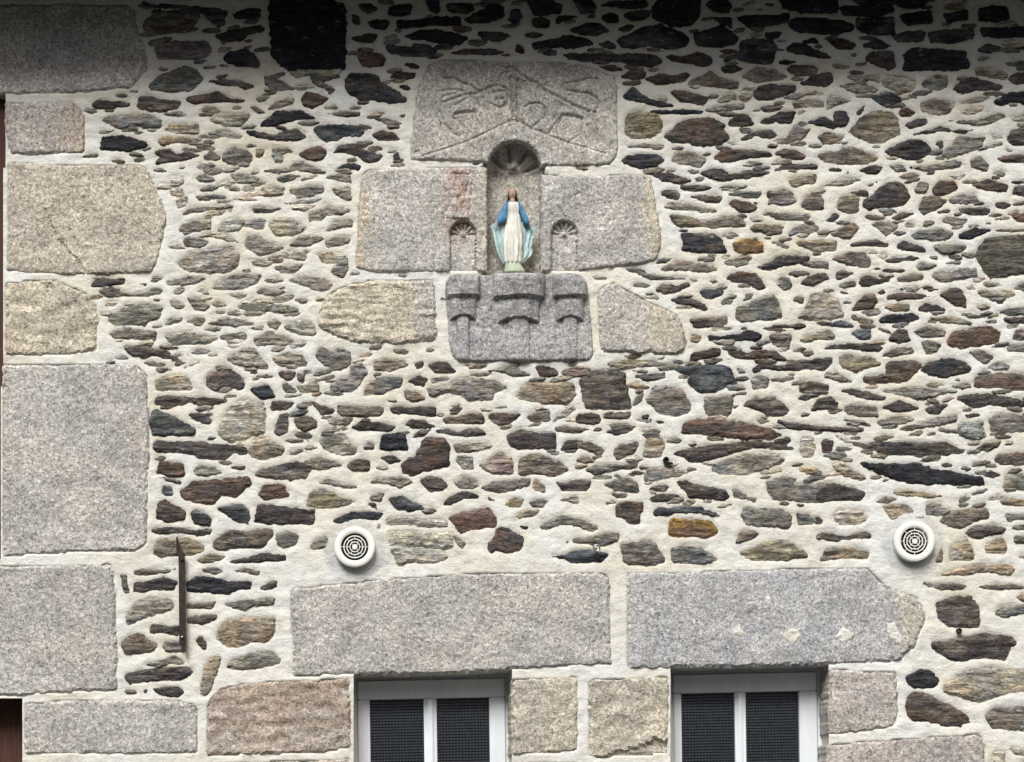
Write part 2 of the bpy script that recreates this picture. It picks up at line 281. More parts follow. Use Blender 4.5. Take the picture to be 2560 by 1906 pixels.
STONES = '''
T 0 0
b 124,18 140,10 170,7 172,12 164,27 130,30 123,24
k 118,5 140,4 185,7 197,11 192,16 194,22 187,23 180,17 175,11 150,6 125,7
k 200,13 212,7 224,8 224,15 205,16
k 186,31 200,26 224,22 228,26 214,29 208,35 192,35
p 133,40 150,36 180,36 181,47 176,50 150,51 136,51
k 192,52 197,44 212,43 219,47 224,55 222,58 205,57
g 128,74 137,65 160,57 168,60 176,68 165,78 145,79 131,77
b 178,70 192,68 208,70 218,74 212,77 205,74 192,74
d 159,85 175,82 188,79 198,85 213,87 208,88 165,89
d 79,90 85,86 112,89 112,91 95,93 81,93
p 118,92 120,83 128,83 140,86 155,88 152,93 140,96 120,94
g 87,103 96,100 127,99 139,103 138,110 118,108 105,111 98,109
k 88,118 101,117 115,119 128,125 120,128 110,130 87,129
l 141,112 146,107 169,106 172,115 160,115
l 180,104 186,99 200,98 214,98 215,101 207,108 195,108
b 136,122 141,118 160,118 170,123 168,125 155,122 140,125
d 133,131 145,128 152,134 160,131 172,134 158,138 145,139 134,141 138,135
r 174,136 182,130 190,136 184,138
g 191,134 200,127 215,131 217,138 213,144 198,141 191,138
g 178,115 195,111 212,120 200,119 188,116
d 214,91 220,92 228,97 222,97
k 212,113 220,113 222,118 217,117
l 147,152 157,152 158,158 152,159 147,156
b 168,153 178,150 186,155 180,156 172,156
g 198,150 212,150 224,154 220,158 205,157
b 173,163 185,160 190,162 180,164
k 20,1 60,0 62,2 30,3
k 82,0 130,0 138,3 110,2
T 640 0
K 11,6 12,3 50,2 76,4 78,30 77,57 76,60 60,60 28,60 18,54 13,47
g 28,62 50,61 74,61 66,66 45,64 35,67
k 88,4 98,3 105,8 98,11 92,9
k 114,7 122,4 134,4 133,12 122,14 113,12
k 82,12 88,14 90,21 84,20
k 96,19 105,17 116,19 111,26 100,23
k 121,18 140,17 155,14 176,15 176,22 150,22 122,24
k 144,3 158,2 158,11 150,10
k 164,3 185,3 188,8 180,12 165,10
k 178,17 195,9 200,4 212,5 214,14 200,19 186,20
d 82,33 95,30 105,30 100,37 90,36
k 127,32 140,27 155,25 170,29 183,32 175,39 160,37
k 191,28 205,27 220,31 210,36 196,34
k 110,38 125,40 134,41 136,38 148,39 156,44 148,48 130,49 115,45
r 87,49 93,45 108,46 111,51 110,57 98,58 92,56
d 166,46 178,43 200,42 215,45 205,47 185,46 172,47
r 125,54 135,54 141,58 137,60
k 115,67 120,62 137,63 135,68 120,67
k 123,74 130,74 134,77 130,78
k 76,69 80,64 100,64 105,66 107,71 118,77 130,85 129,88 115,89 100,86 92,88 88,84 78,79
g 7,66 12,66 22,70 33,77 20,78 8,72
b 48,70 56,71 68,77 64,81 60,76 53,73
g 0,85 8,81 12,82 8,86 2,87
g 10,94 18,88 32,84 32,89 20,92
d 39,87 43,80 52,81 64,85 56,90 49,93 42,91
k 7,104 18,96 28,97 38,95 52,102 35,103 15,108 4,109
g 60,98 75,96 90,97 90,99 75,100
g 102,102 115,103 127,107 115,108
g 115,100 128,99 128,101
k 48,110 62,108 70,108 85,109 93,114 88,117 75,117 70,121 60,122 52,116
d -8,115 0,114 15,117 25,113 36,111 43,118 36,121 20,121 5,119
r 100,116 108,112 118,115 124,120 118,122 106,120
d 66,132 72,125 83,124 95,130 109,134 105,139 95,140 88,134 75,131
r 118,134 122,131 124,137 119,138
d 36,133 45,128 56,126 61,130 58,137 48,138
b 0,128 7,129 5,134 0,137
l 14,134 18,131 24,135 22,140 17,139
d 6,148 15,145 28,145 32,141 40,139 52,145 61,148 58,150 45,148 35,146 20,149
k 69,145 80,141 90,143 89,147 80,145
d 18,154 28,151 38,151 30,155 22,156
g 60,153 70,150 81,151 82,157 72,155
l 65,162 80,161 82,166 70,167
T 1280 0
k 0,8 6,8 9,15 5,19 -3,18
k 10,3 25,2 43,6 41,12 20,13
k 48,3 60,2 72,5 72,11 60,11
k 75,5 90,3 115,2 118,6 105,7 90,6
k 120,6 130,2 162,2 162,10 158,18 150,22 138,22 122,14
k 167,4 180,2 189,6 186,11 175,10
k 193,15 205,13 224,14 224,22 205,24
k 170,15 188,15 189,24 180,19
k 16,17 25,15 32,18 31,23 20,24
k 37,15 50,13 58,15 45,17 38,21
k 76,15 85,11 92,14 91,19 82,19
k 96,13 105,10 120,9 116,16 105,18
k 9,30 20,28 30,30 18,33
k 50,26 65,20 75,20 84,27 70,30 58,29
k 87,26 100,22 106,23 98,27
d 74,38 83,36 89,39 89,42 80,41
k 90,35 105,28 115,23 130,22 145,28 152,33 150,41 135,42 118,39 105,42 95,40
k 156,29 170,25 180,22 190,28 195,32 192,38 175,41 158,39
k 17,37 30,36 45,31 60,32 70,38 50,41 35,40 20,42
d 4,38 10,41 10,46 4,45
k 26,46 33,43 38,44 38,47
d 44,47 60,46 70,47 98,47 110,46 122,48 131,53 120,57 105,56 95,52 80,53 60,53
d 131,48 148,49 160,45 172,50 172,55 164,58 155,55 140,53
k 179,53 196,45 197,35 224,34 228,40 224,55 205,54 195,51
d 74,57 88,57 96,60 85,60
d 94,66 102,61 115,62 114,67 105,68
d 115,68 128,63 140,66 150,62 153,64 150,69 138,72 125,73
b 150,72 162,66 171,61 180,68 195,70 194,76 180,75 160,73
d 178,58 190,57 200,59 190,62 182,62
g 198,66 210,58 224,60 239,67 224,69 210,71
k 96,83 104,75 112,82 120,86 139,91 125,91 108,87 100,86
d 136,79 148,78 160,82 169,84 166,91 155,88 145,88
d 208,82 211,76 224,73 244,74 243,79 232,83 222,86 212,86
l 178,86 190,78 194,85
l 195,84 200,75 209,75 206,84 202,88
k 117,96 140,95 160,95 166,97 140,98 122,97
g 166,95 180,91 200,90 200,93 180,96 170,97
o 97,104 101,98 110,96 125,99 130,107 129,114 120,118 105,119 98,115
d 130,117 138,112 143,106 155,103 170,101 185,108 181,110 187,119 180,125 165,126 150,123 138,122
k 185,107 195,99 203,99 209,107 200,109 190,109
d 197,120 210,113 222,112 228,116 222,120 210,117 202,121
d 213,105 220,101 226,106 218,107
g 99,126 115,124 132,126 128,129 112,127
k 93,139 100,134 125,133 131,138 126,142 112,145 100,142
g 137,136 142,130 155,131 168,137 162,144 150,141 138,140
d 173,136 182,129 205,129 220,131 224,134 205,136 190,139 182,140
d 162,149 170,146 182,146 188,151 205,147 224,148 205,153 180,156 170,153
b 121,150 132,149 155,155 145,158 130,155
d 145,161 158,160 172,161 160,164
l 178,163 195,160 205,160 190,164
b 214,93 222,91 234,92 226,95 218,96
T 1920 0
k 10,2 45,1 60,2 60,11 30,11 12,7
k 62,3 75,0 108,0 112,4 108,4 80,4
k 62,6 106,5 110,9 95,14 65,13
k 110,2 140,3 128,7 112,6
k 3,13 18,12 17,18 5,22 3,22
k 17,19 25,15 60,17 74,21 74,26 60,30 30,28 20,24
k 76,16 108,15 109,30 85,29 77,25
k 112,13 140,9 142,19 120,22
k 151,12 172,9 172,17 155,19
k 182,7 205,5 208,16 195,19 182,17
k 183,24 222,24 222,32 185,31
k 138,28 160,25 177,25 177,32 160,37 140,36
k 107,31 120,27 136,27 133,35 112,37
k -3,29 12,27 10,32 0,34
k 30,36 40,33 44,37
d 52,35 62,33 76,38 73,42 60,42
k 15,43 22,37 33,39 45,45 55,50 45,50 25,46
k 81,39 95,34 108,40 100,42 85,41
k 180,43 190,38 203,43 190,45
k 212,42 224,36 224,44
d 70,47 77,45 76,49
b 84,51 88,45 108,44 110,58 104,60 95,57
k 115,48 125,42 145,42 158,44 170,44 174,58 160,61 135,60 116,60 119,52
k 9,54 15,52 25,53 15,55
d 16,60 22,56 40,57 43,61 38,64 25,66
d 28,72 40,65 54,62 56,70 50,74 38,74
g 61,74 75,70 82,68 86,74 96,77 90,80 76,80
l 83,66 96,63 96,71 90,69
l 98,64 110,65 120,66 128,69 125,77 112,78 100,74
g 132,72 138,67 154,67 154,75 147,78 135,75
d 159,77 166,70 175,67 190,70 204,75 198,77 188,77 178,78 168,81
l 178,60 190,58 207,64 203,68 190,66 180,64
l 180,50 186,48 192,50 182,53
g 195,55 224,51 224,56 210,56
d 207,68 215,63 224,63 224,71 212,71
o 28,81 40,78 50,82 35,82
g 21,88 35,86 48,87 48,92 35,92 23,93
g 51,85 54,82 72,87 64,89 55,92 51,95
k 89,85 100,80 107,80 116,86 108,90 103,92
b 121,83 127,82 128,84
p 132,88 140,86 160,87 160,92 154,99 142,98 132,95
g 163,88 180,84 193,83 185,87 168,89
k 193,88 208,80 224,79 224,90 210,88 200,91
k 1,102 10,97 24,96 20,106 12,106
k 34,105 48,102 57,105 57,97 66,96 70,103 67,108 55,110 42,108
d 77,97 84,90 82,95 78,99
r 113,96 120,93 127,97 122,100 114,99
g 167,97 175,92 186,91 184,96 172,99
g 154,104 180,104 198,97 206,100 195,105 180,108
l 209,101 216,97 224,99 220,104 211,104
b 70,113 80,102 95,95 107,97 112,104 112,116 100,122 90,123 80,119
d 118,108 128,103 137,103 135,107 124,110
d 125,116 140,112 148,109 158,112 178,112 170,114 150,113
g 19,115 24,108 31,111 37,111 28,121 10,124 6,123 15,120
b 42,117 52,114 66,118 58,123 48,124
k 99,131 112,124 127,120 138,124 141,131 130,137 122,138 110,135
g 149,133 160,124 164,117 187,118 183,126 170,132 155,137
d 143,123 150,121 150,127
l 190,114 203,118 195,120
b 205,119 210,112 224,109 224,126 210,124
g 180,129 200,122 203,124 190,128
d 6,132 14,128 25,130 34,135 28,137 15,136
b 40,133 60,131 66,127 75,128 90,133 96,137 85,141 70,142 50,139
d 5,147 15,142 42,142 42,145 20,145
d 50,146 60,145 71,149 60,148
d 77,147 90,143 99,143 95,149 85,149
g 104,142 115,142 120,147 110,147
g 121,144 140,143 160,138 168,140 165,144 140,147
g 175,138 182,134 190,142 188,148 175,143
d 197,137 210,134 224,135 224,140 205,139
g 190,147 207,149 202,153
o 112,152 125,149 130,151 118,154
d 136,150 143,147 143,150
l 155,150 170,150 165,155
o 17,155 25,152 42,150 41,157 22,161
l 46,160 60,155 82,154 70,159
b 126,165 130,157 138,158 136,166
r 142,163 148,156 160,156 164,162 155,167 144,168
d 175,160 190,155 207,160 205,165 190,164
d 209,157 224,153 224,157
k 216,147 224,146 224,149
b 85,160 97,155 90,160
d 0,165 15,163 18,168 0,170
T 384 460
l 14,6 24,4 26,9 20,11 15,9
g 40,5 48,1 56,2 50,5 42,6
l 60,3 70,2 76,6 66,5
b 90,4 100,2 113,3 111,9 100,11 94,10 95,6
p 117,5 135,2 146,1 147,8 130,10 118,8
b 154,3 165,3 170,8 170,15 165,13 155,8
k 36,11 50,10 62,10 63,12 50,13 40,14
l 19,14 30,11 28,17 22,21
l 68,13 80,11 92,14 80,15
l 112,17 130,13 146,12 140,15 120,17
g 24,26 30,21 45,20 60,18 70,18 66,21 50,22 35,25
d 84,21 95,20 110,21 100,24 88,24
l 118,21 135,19 142,18 130,23
b 133,26 150,19 170,22 168,25 150,27 142,31 134,32
g 22,41 24,36 38,30 49,29 49,38 40,40
l 55,40 60,33 72,29 78,33 73,40 62,41
b 75,35 85,31 96,31 95,38 86,38
l 98,35 104,30 120,31 132,38 122,44 106,45 102,40
d 148,41 155,32 170,30 171,36 160,38
b 25,49 30,46 38,46 48,50 42,54 28,54
b 78,50 82,45 92,46 97,50 112,55 100,60 90,61 80,54
b 117,53 125,45 140,45 147,47 135,53 125,53
g 147,49 155,46 168,46 168,51 150,54
l 50,45 60,42 75,51 65,49
p 20,69 30,60 50,55 68,54 74,60 73,70 65,75 48,77 30,75
g 106,65 115,58 131,59 131,66 112,63
l 84,66 95,65 102,68 95,71 86,69
g 104,72 120,70 130,69 120,77 110,76
l 140,60 150,59 166,61 160,68 145,67
b 153,75 158,70 167,63 167,73 163,81 155,78
g 50,89 58,82 78,76 92,78 90,85 75,90 55,91
l 11,84 22,82 32,80 45,81 35,86 25,87 12,86
l 95,83 105,80 112,83 102,85
b 116,83 128,80 142,80 154,86 150,91 138,91 128,86
d 88,93 95,90 114,92 108,96 95,95
l 65,95 75,94 82,96 75,98
g 16,93 24,89 27,91 22,95
l 36,92 42,89 48,95
g 14,100 20,100 28,105 22,108 15,105
b 29,98 40,100 48,105 45,109 35,108
b 50,103 54,100 63,104 55,106
g 72,105 85,102 100,104 115,105 125,108 118,112 100,109 85,110
b 110,114 120,110 129,111 120,114
g 6,123 15,116 25,115 22,119 12,122
d 27,118 40,115 45,117 40,122
g 46,120 60,116 78,117 88,121 75,122 60,121
l 80,124 95,122 95,126
b 98,119 105,116 110,120 106,125 100,123
l 112,122 125,118 138,121 140,130 128,130 116,126
g 9,131 25,128 45,130 55,133 48,137 30,138 18,138
b 57,132 65,129 80,129 80,133 60,134
b 86,134 100,127 115,132 122,134 115,139 100,138 88,139
g 32,145 40,141 52,144 40,147
k 139,148 143,140 155,145 170,145 169,156 160,161 145,155
g 62,150 75,143 88,142 90,147 95,152 100,160 85,157 70,155
b 102,150 115,145 127,146 133,157 120,155 107,155
o 190,153 200,150 215,152 220,156 205,161 190,160
d 0,160 8,157 16,160 5,163
g 25,159 38,152 42,153
T 1560 460 4.406
d 62,2 75,3 97,4 90,6 80,8 66,7
b 103,4 128,2 115,4
b 40,10 48,7 58,8 62,12 60,17 50,15
b 74,14 90,14 108,14 106,20 92,20
g 115,12 122,8 140,9 152,9 148,15 130,14
d 115,21 122,18 135,20 146,26 138,32 125,29
p 160,16 162,7 175,6 185,10 191,20 178,24 165,21 159,23
g 44,25 50,21 65,22 85,26 103,30 90,31 70,28 50,27
b 195,25 201,13 210,9 220,16 220,28 205,29
o 50,35 52,34 75,37 85,43 100,39 120,35 130,37 135,46 120,47 100,48 80,46 57,46
g 159,33 175,33 205,34 203,39 185,40 165,38
o 137,50 147,45 165,46 175,46 175,55 160,57 150,52
g 180,59 185,50 195,46 210,46 217,50 200,56 190,54
l 106,56 118,53 127,57 117,60
k 62,54 75,54 100,56 108,61 113,75 100,77 80,75 64,73 66,65
y 120,66 130,62 146,60 152,67 155,75 140,75 132,77 122,73
g 162,64 172,65 183,70 180,72
o 190,63 210,62 235,63 233,74 210,74 192,68
d 147,92 160,87 170,80 190,79 205,80 204,84 190,88 175,90 160,95
p 195,88 210,85 224,86 226,93 205,91
g 38,96 50,88 58,84 75,87 98,89 103,95 85,97 60,94
g 110,87 120,83 130,87 138,87 125,91
d 112,105 118,99 130,98 145,99 152,107 156,115 150,117 135,108 120,107
g 123,113 135,110 145,114
r 180,99 190,96 203,97 205,99 190,102
g 168,110 173,103 180,104 185,111 178,117
d 194,110 205,102 222,98 226,104 205,112
g 15,100 27,100 50,103 68,104 55,104 30,104
g 5,110 15,109 30,112 25,114 12,113
b 35,117 42,110 60,113 70,109 73,112 60,118 45,121
k 83,118 95,116 110,118 105,124 95,127 88,124
g 100,115 115,113 112,116
d 51,127 65,127 78,128 88,133 94,141 85,137 70,133 58,131
g 106,133 112,126 120,128 118,132 112,132
g 131,129 135,122 142,120 140,126
g 123,148 125,137 140,130 155,125 165,122 170,130 175,148 160,150 145,150 130,152
d 186,129 190,125 198,125 197,131
g 190,148 200,138 207,120 224,121 236,128 243,146 230,149 205,150
b 72,149 90,148 113,146 114,154 95,157 78,158 75,153
r 161,157 175,156 195,154 200,157 195,160 180,159
T 2060 460 4.406
d 43,25 44,19 55,12 62,5 70,0 82,-2 90,3 92,10 95,16 88,22 80,25 65,25 50,28
d 34,11 40,7 48,8 50,14 42,14
o 15,28 17,15 30,13 38,14 38,30 28,32
d 1,41 8,36 12,33 17,35 10,42
b 104,27 110,15 120,14 135,18 125,27 110,34
g 138,17 150,13 167,13 171,20 155,22 140,21
d 148,27 165,27 183,27 180,34 165,34 152,31
d 189,22 198,20 206,23 200,27 192,26
d 205,11 212,3 224,2 224,20 215,18
r 207,34 215,31 224,31 224,42 212,41
d 75,38 85,32 100,32 95,35 85,38
g 52,44 58,41 70,42 82,46 75,53 68,57 60,49
g 91,43 100,43 100,48 90,47
b 109,43 118,41 122,42 115,46 109,47
b 128,40 135,37 150,39 160,39 150,46 140,43
d 171,40 185,38 200,38 190,40
b 8,55 20,48 32,43 38,48 33,56 28,61 18,58
g 95,57 105,52 130,50 143,53 140,59 120,62 103,60
k 149,57 165,49 184,51 175,55 160,61 150,59
g 187,51 205,49 224,49 224,53 195,52
d 29,68 38,64 58,62 71,66 70,69 50,69
k 80,69 88,63 100,67 111,71 112,75 98,73 82,72
g 120,68 140,66 155,67 157,70 150,75 130,77 122,71
G 170,70 176,62 190,58 224,57 224,90 215,98 195,102 183,103 175,92 168,80
b 8,82 20,79 30,75 45,76 52,85 50,92 30,90 18,86
l 60,80 66,77 73,78 65,83
d 64,85 78,82 95,80 105,82 92,85 75,86
g 117,81 125,80 124,83
g 101,91 107,86 115,89 125,89 118,93 105,95
g 131,88 140,86 150,85 150,88
d 54,93 70,94 93,95 85,97 65,96
g 118,100 130,97 150,95 168,93 169,102 150,105 130,109 122,104
b 13,100 20,95 34,98 25,102 15,106
d 39,108 42,102 50,101 60,105 73,102 72,107 55,111 41,114
b 81,104 95,101 109,100 109,104 95,107 82,108
g 16,112 25,108 34,108 35,112 22,114
d 107,114 115,113 127,116 117,118
g 75,116 90,115 85,117
d 18,119 25,119 30,122 25,122
d 60,119 65,117 68,120 62,122
d 70,123 85,121 100,121 118,124 105,126 85,127 70,127
r 128,122 140,115 150,117 155,125 157,136 147,135
l 157,113 165,111 168,116 160,117
g 174,110 185,108 198,111 180,113
o 169,118 185,117 205,119 212,122 195,125 175,124
d 30,140 38,130 45,123 55,121 59,130 52,138 42,138
b 67,136 80,133 94,133 94,138 78,140
d 104,138 112,132 125,134 134,139 125,140 110,141
b 168,136 178,133 184,136 175,139
d 190,130 197,129 200,133
g 193,141 205,137 224,136 224,143 205,144
k 60,151 70,144 85,145 98,143 108,148 95,151 75,152 62,152
b 30,143 40,148 56,151 50,155 40,152 30,148
k 6,156 18,151 28,154 34,157 20,157
b 117,148 135,147 150,149 164,154 145,154 130,152
g 150,143 165,145 178,146 165,147
d 198,149 212,148 224,149 224,155 205,153
g 178,152 190,150 190,153
b 60,159 68,160 75,164 68,164
T 200 680 6.884
d 20,25 22,18 30,12 50,12 62,15 75,12 80,13 75,20 50,22 35,25
b 33,30 50,27 65,28 75,36 95,38 120,35 125,28 140,30 138,38 110,41 85,41 65,41 48,43 35,36
g 50,78 70,66 95,58 112,55 125,56 142,60 138,78 118,85 112,94 95,90 65,91 52,84
b 49,107 60,100 85,99 132,104 130,117 100,115 60,114
d 74,126 90,128 112,127 130,133 150,139 175,155 150,150 130,143 110,148 92,145 84,138
d 121,46 138,47 135,51
d 118,14 138,14 128,17
T 360 890 3.934
l 11,26 20,20 40,20 45,24 48,33 30,33 14,34
p 62,20 72,15 88,15 98,23 99,30 94,34 88,31 78,30 70,35 62,30
b 102,25 112,20 122,18 112,24
k 104,33 122,28 130,41 115,42
p 132,16 140,15 149,16 145,24 136,22
d 151,18 158,17 157,26 152,24
b 134,28 140,26 150,34 147,37 140,35
l 150,30 170,22 172,35 155,36
g 182,34 188,25 202,20 205,10 214,8 220,16 212,28 205,35 195,35
b 9,46 15,40 30,39 43,42 60,41 82,44 70,48 55,49 45,45 38,48 25,50
s 4,62 10,53 25,58 50,72 50,78 30,78 9,79
d 43,57 58,58 66,64 64,67 52,64
l 72,78 80,55 95,44 118,45 119,75 100,82 85,85
d 125,53 127,45 148,46 140,53
b 129,75 134,58 141,57 142,75 132,78
b 148,63 158,59 170,64 170,70 158,74 150,70
d 164,44 175,50 188,52 185,56 175,57
g 180,63 190,60 205,62 200,68 185,67
d 206,70 215,63 222,62 222,70 212,74
d 9,88 12,84 40,85 65,86 85,89 100,91 102,97 88,95 83,101 72,103 55,99 40,95 12,94
o 102,93 112,85 125,84 138,91 135,97 118,102 105,99
g 133,83 150,82 165,83 150,85
g 172,83 188,77 198,78 203,86 210,90 208,97 195,98 178,92
r 12,115 16,104 38,106 40,118 25,119 18,115
g 48,112 55,107 68,109 77,115 62,118 52,117
d 84,110 95,108 105,108 95,112
d 108,116 118,111 130,109 150,104 165,110 160,120 145,122 128,121 110,118
b 157,105 172,100 190,105 195,108 175,112 164,109
d 199,108 208,102 222,103 222,113 205,113
d 12,120 25,120 37,125 25,123
g 17,132 20,127 27,129 28,137 20,136
r 36,132 50,124 80,121 102,120 106,126 98,132 92,139 75,137 70,146 50,145 38,140
r 112,137 118,127 137,127 143,138 130,140 118,141
g 170,125 182,121 195,126 205,127 213,130 198,130 185,126
o 160,147 163,135 175,131 188,136 195,141 210,143 200,147 180,150
r 12,160 14,145 20,141 40,153 41,161 25,163
k 46,155 50,151 60,156 67,160 65,167 50,165
s 72,150 95,146 103,152 104,164 90,162
d 109,164 112,146 140,149 168,152 167,165 140,165
k 185,163 195,158 205,154 225,154 235,155 230,160 210,160 195,165
T 880 890 3.934
d 62,7 70,6 70,11 64,13
d 75,9 85,6 95,8 103,16 95,16 82,16
b 131,15 145,13 155,9 163,11 165,15 178,19 160,20 145,15
d 181,11 195,11 203,16 200,20 186,20
p 206,16 220,11 235,12 232,20 210,20
s 22,38 24,22 40,21 50,22 48,31 38,32 30,38
l 11,38 14,28 23,22 20,38
d 55,25 65,20 75,23 70,30 60,27
b 51,34 62,35 74,43 60,45 53,42
g 73,31 95,29 100,23 120,22 140,24 153,31 140,37 138,43 115,44 108,38 95,36 78,40
o 160,41 168,30 170,26 200,27 218,27 220,38 212,47 190,47 175,44
b -15,49 0,50 32,51 30,58 10,60 -12,58
d 37,51 55,51 72,51 82,50 82,59 60,57 40,56
d 88,52 108,51 106,55
l 125,52 138,51 138,54 128,54
b 88,61 105,60 115,57 128,58 130,66 110,66 92,66
r 134,58 145,57 166,58 155,66 147,69 140,66
b 172,60 182,55 194,55 195,63 180,66
l 197,65 202,58 215,52 220,52 212,58
d 0,70 10,65 25,66 43,69 38,74 20,73 5,72
d 52,67 58,63 72,64 75,68 82,69 60,71
b 60,80 66,74 78,72 70,78
b 82,74 95,72 105,76 115,72 125,72 132,77 115,78 100,78
k 27,92 30,78 45,76 52,78 55,92 40,92
p 10,91 15,86 22,86 21,92
r 66,92 72,82 80,80 92,82 96,93 95,100 95,108 85,111 70,114 60,118 50,116 48,106 62,100
g 100,88 118,85 130,84 138,89 125,93 103,95
d 153,79 165,72 180,75 200,77 200,92 185,91 165,92 155,88
b 199,71 210,69 222,71 235,72 222,76 202,74
d 205,93 210,84 222,83 222,92
d 25,99 40,98 49,104 38,106
l 103,103 105,98 118,99 120,112 110,112
p 125,107 135,103 145,94 157,101 159,116 140,116 130,112
b 164,117 165,102 175,97 188,98 205,105 213,113 200,118 180,116
g 16,124 30,120 52,120 60,124 48,130 35,126
d 67,122 75,119 88,121 94,128 88,133 78,133 70,128
l 100,125 110,117 122,122 126,128 108,131
b 126,130 140,124 160,123 175,121 174,127 160,132 145,134 132,132
b 178,128 180,121 190,129 190,135 180,132
d 201,124 210,125 222,122 235,124 232,132 208,133
g 15,140 25,136 32,135 28,143
s 36,140 50,138 60,144 72,150 60,153 45,152 40,146
d 15,145 22,145 25,151
d 90,147 95,139 110,134 122,136 125,139 110,140 98,146
b 133,139 142,143 136,143
o 148,147 160,140 170,141 165,148 155,148
o 174,144 185,141 192,142 188,148 178,148
l 204,142 215,138 222,138 222,144
b 68,152 80,150 84,152 78,155 72,155
o 160,158 172,152 185,152 180,157 165,160
T 1440 800 3.934
k 130,15 140,17 158,15 170,11 183,15 180,20 160,20 145,18 132,20
g 134,21 157,20 150,26
p 190,15 198,13 212,15 210,26 195,25
o 114,15 123,16 121,21 114,21
d 112,40 115,33 130,30 142,28 142,35 128,37
d 149,33 158,30 168,33 180,30 195,31 208,40 200,40 190,36 175,39 158,38
o 28,43 50,40 80,40 89,43 78,46 62,46 50,48 35,46
k 95,47 110,46 130,45 145,45 152,50 158,63 148,64 140,70 122,72 110,62 112,55 100,50
d 56,55 75,54 88,52 88,57 70,60
r 158,48 165,49 167,52 162,53
d 173,48 182,44 200,46 222,41 222,49 200,49 182,47 176,52
d 4,59 15,50 36,49 38,51 47,51 52,80 54,87 30,87 9,87
g 56,85 60,75 66,72 64,80
g 69,80 77,65 90,66 104,68 113,84 111,93 98,94 85,93
g 172,58 182,54 190,58 188,66 175,68
g 191,59 205,57 218,56 205,61
g 126,77 155,77 152,92 147,96 128,93
b 164,84 178,75 182,78 195,75 210,90 205,94 188,94 185,90
d 2,93 15,93 24,95 24,102 15,103 0,100
d 26,96 40,92 54,91 52,97 38,97
d 61,94 72,94 70,98
d 72,98 88,100 85,103
r 104,112 106,103 118,98 135,99 165,101 190,107 203,113 190,117 165,117 140,114 120,112
d 30,110 45,106 60,105 50,111 38,113
g 62,108 78,106 84,111 70,111
b 0,119 12,120 28,128 24,133 8,127 0,125
r 37,128 42,124 52,123 60,120 62,122 56,130 40,138
l 66,134 70,117 85,117 87,125 84,134 75,136
d 95,132 110,127 130,124 150,122 165,120 180,120 200,122 215,127 200,127 175,126 160,129 140,135 125,140 112,139 108,135
d 208,116 211,118 208,121 200,121 195,119
g 131,147 140,141 160,134 185,130 200,133 206,138 200,142 180,148 165,152 145,152
b 9,148 20,143 45,143 60,140 60,145 40,148 20,152
g 67,158 70,147 90,146 105,148 112,151 95,154 80,157
s 28,162 50,155 60,160 62,170 40,168
T 2000 800 3.934
o 0,20 15,13 28,10 35,16 32,20 20,18 5,22
s 50,13 60,10 69,10 70,18 62,20
d 87,20 96,10 104,10 109,20 98,22
g 112,12 125,6 138,8 145,12 140,17 120,16
r 145,20 150,13 170,8 185,6 197,12 195,22 180,25 160,28 146,26
b 209,19 213,10 218,13 217,20
d 21,29 30,25 50,24 75,24 82,28 78,31 55,29 40,28
g 120,22 128,21 138,24 135,31 125,34
g 78,36 92,28 110,27 114,32 95,35
g 166,31 180,30 190,37 182,44
g 205,24 220,24 222,33 205,31
b 2,32 10,30 14,33 6,36
d -12,40 10,40 30,37 32,41 24,49 0,48 -12,44
o 38,37 45,34 70,36 80,44 65,47 55,52 42,47
r 85,43 98,40 115,41 120,44 115,52 105,60 85,62 70,63 62,60 62,56 80,54 85,54
k 119,50 125,42 145,38 162,41 169,48 165,52 150,55 140,57 125,53
g 185,46 195,42 206,45 205,49 190,49
r 172,58 180,54 205,53 222,55 222,70 210,70 205,66 185,66 172,66
g 22,55 40,54 52,61 40,61
d 0,66 10,61 28,64 28,72 15,73 0,71
d 39,69 50,68 65,71 85,77 80,79 60,76
g 82,70 105,67 135,68 155,70 135,74 120,79 100,74
g 150,65 165,62 169,66 160,68
d 153,76 165,74 185,73 208,78 220,86 205,85 190,83 170,86
d 11,89 18,79 30,76 38,82 35,89 20,88
b 42,88 50,83 75,85 77,95 60,94 48,93
d 81,86 98,80 118,87 105,90 93,91
d 124,87 130,86 135,83 147,83 140,88 136,94 125,91
g 43,98 60,99 70,104 55,102
g 76,100 98,95 115,97 100,102 80,103
g 95,107 115,103 140,96 155,93 153,100 125,105 105,109
d -24,99 -10,101 10,104 30,106 62,107 62,110 40,110 15,108 -10,107
d 162,94 175,93 180,95 165,96
g 156,103 180,100 182,115 175,119 157,113
p 186,98 195,92 212,93 218,102 218,110 200,110 188,110
l 0,128 2,115 12,116 15,125 12,134 4,134
l 35,113 42,117 54,119 45,120
r 22,118 33,119 30,130 22,131
d 52,122 70,121 100,121 145,121 158,128 164,130 140,132 115,134 85,132 70,127
b 174,127 182,121 198,118 195,125 185,129
o 217,117 222,117 222,126
r 191,138 196,132 215,130 222,131 222,143 200,142
o 0,145 12,146 22,149 10,152 0,148
o 32,140 42,140 66,156 60,158 40,151 34,146
k 58,140 70,142 85,142 115,141 130,147 150,150 178,155 183,163 165,163 130,161 110,161 95,157 78,151 70,147
d 180,152 188,149 197,153 190,155
g 200,165 203,152 222,151 222,170
T 280 1290 3.442
d 33,13 45,10 60,11 72,13 86,11 84,16 75,17 60,14 40,15
o 36,33 38,21 50,20 65,20 78,25 79,30 70,33 55,34 42,35
d 86,23 100,13 115,14 130,11 138,12 137,18 130,27 110,27 92,30 87,28
g 142,16 150,13 160,17 158,26 148,27 142,24
o 72,38 82,34 97,35 93,38 78,41
d 101,39 120,36 130,32 150,35 150,38 135,39 115,40 102,41
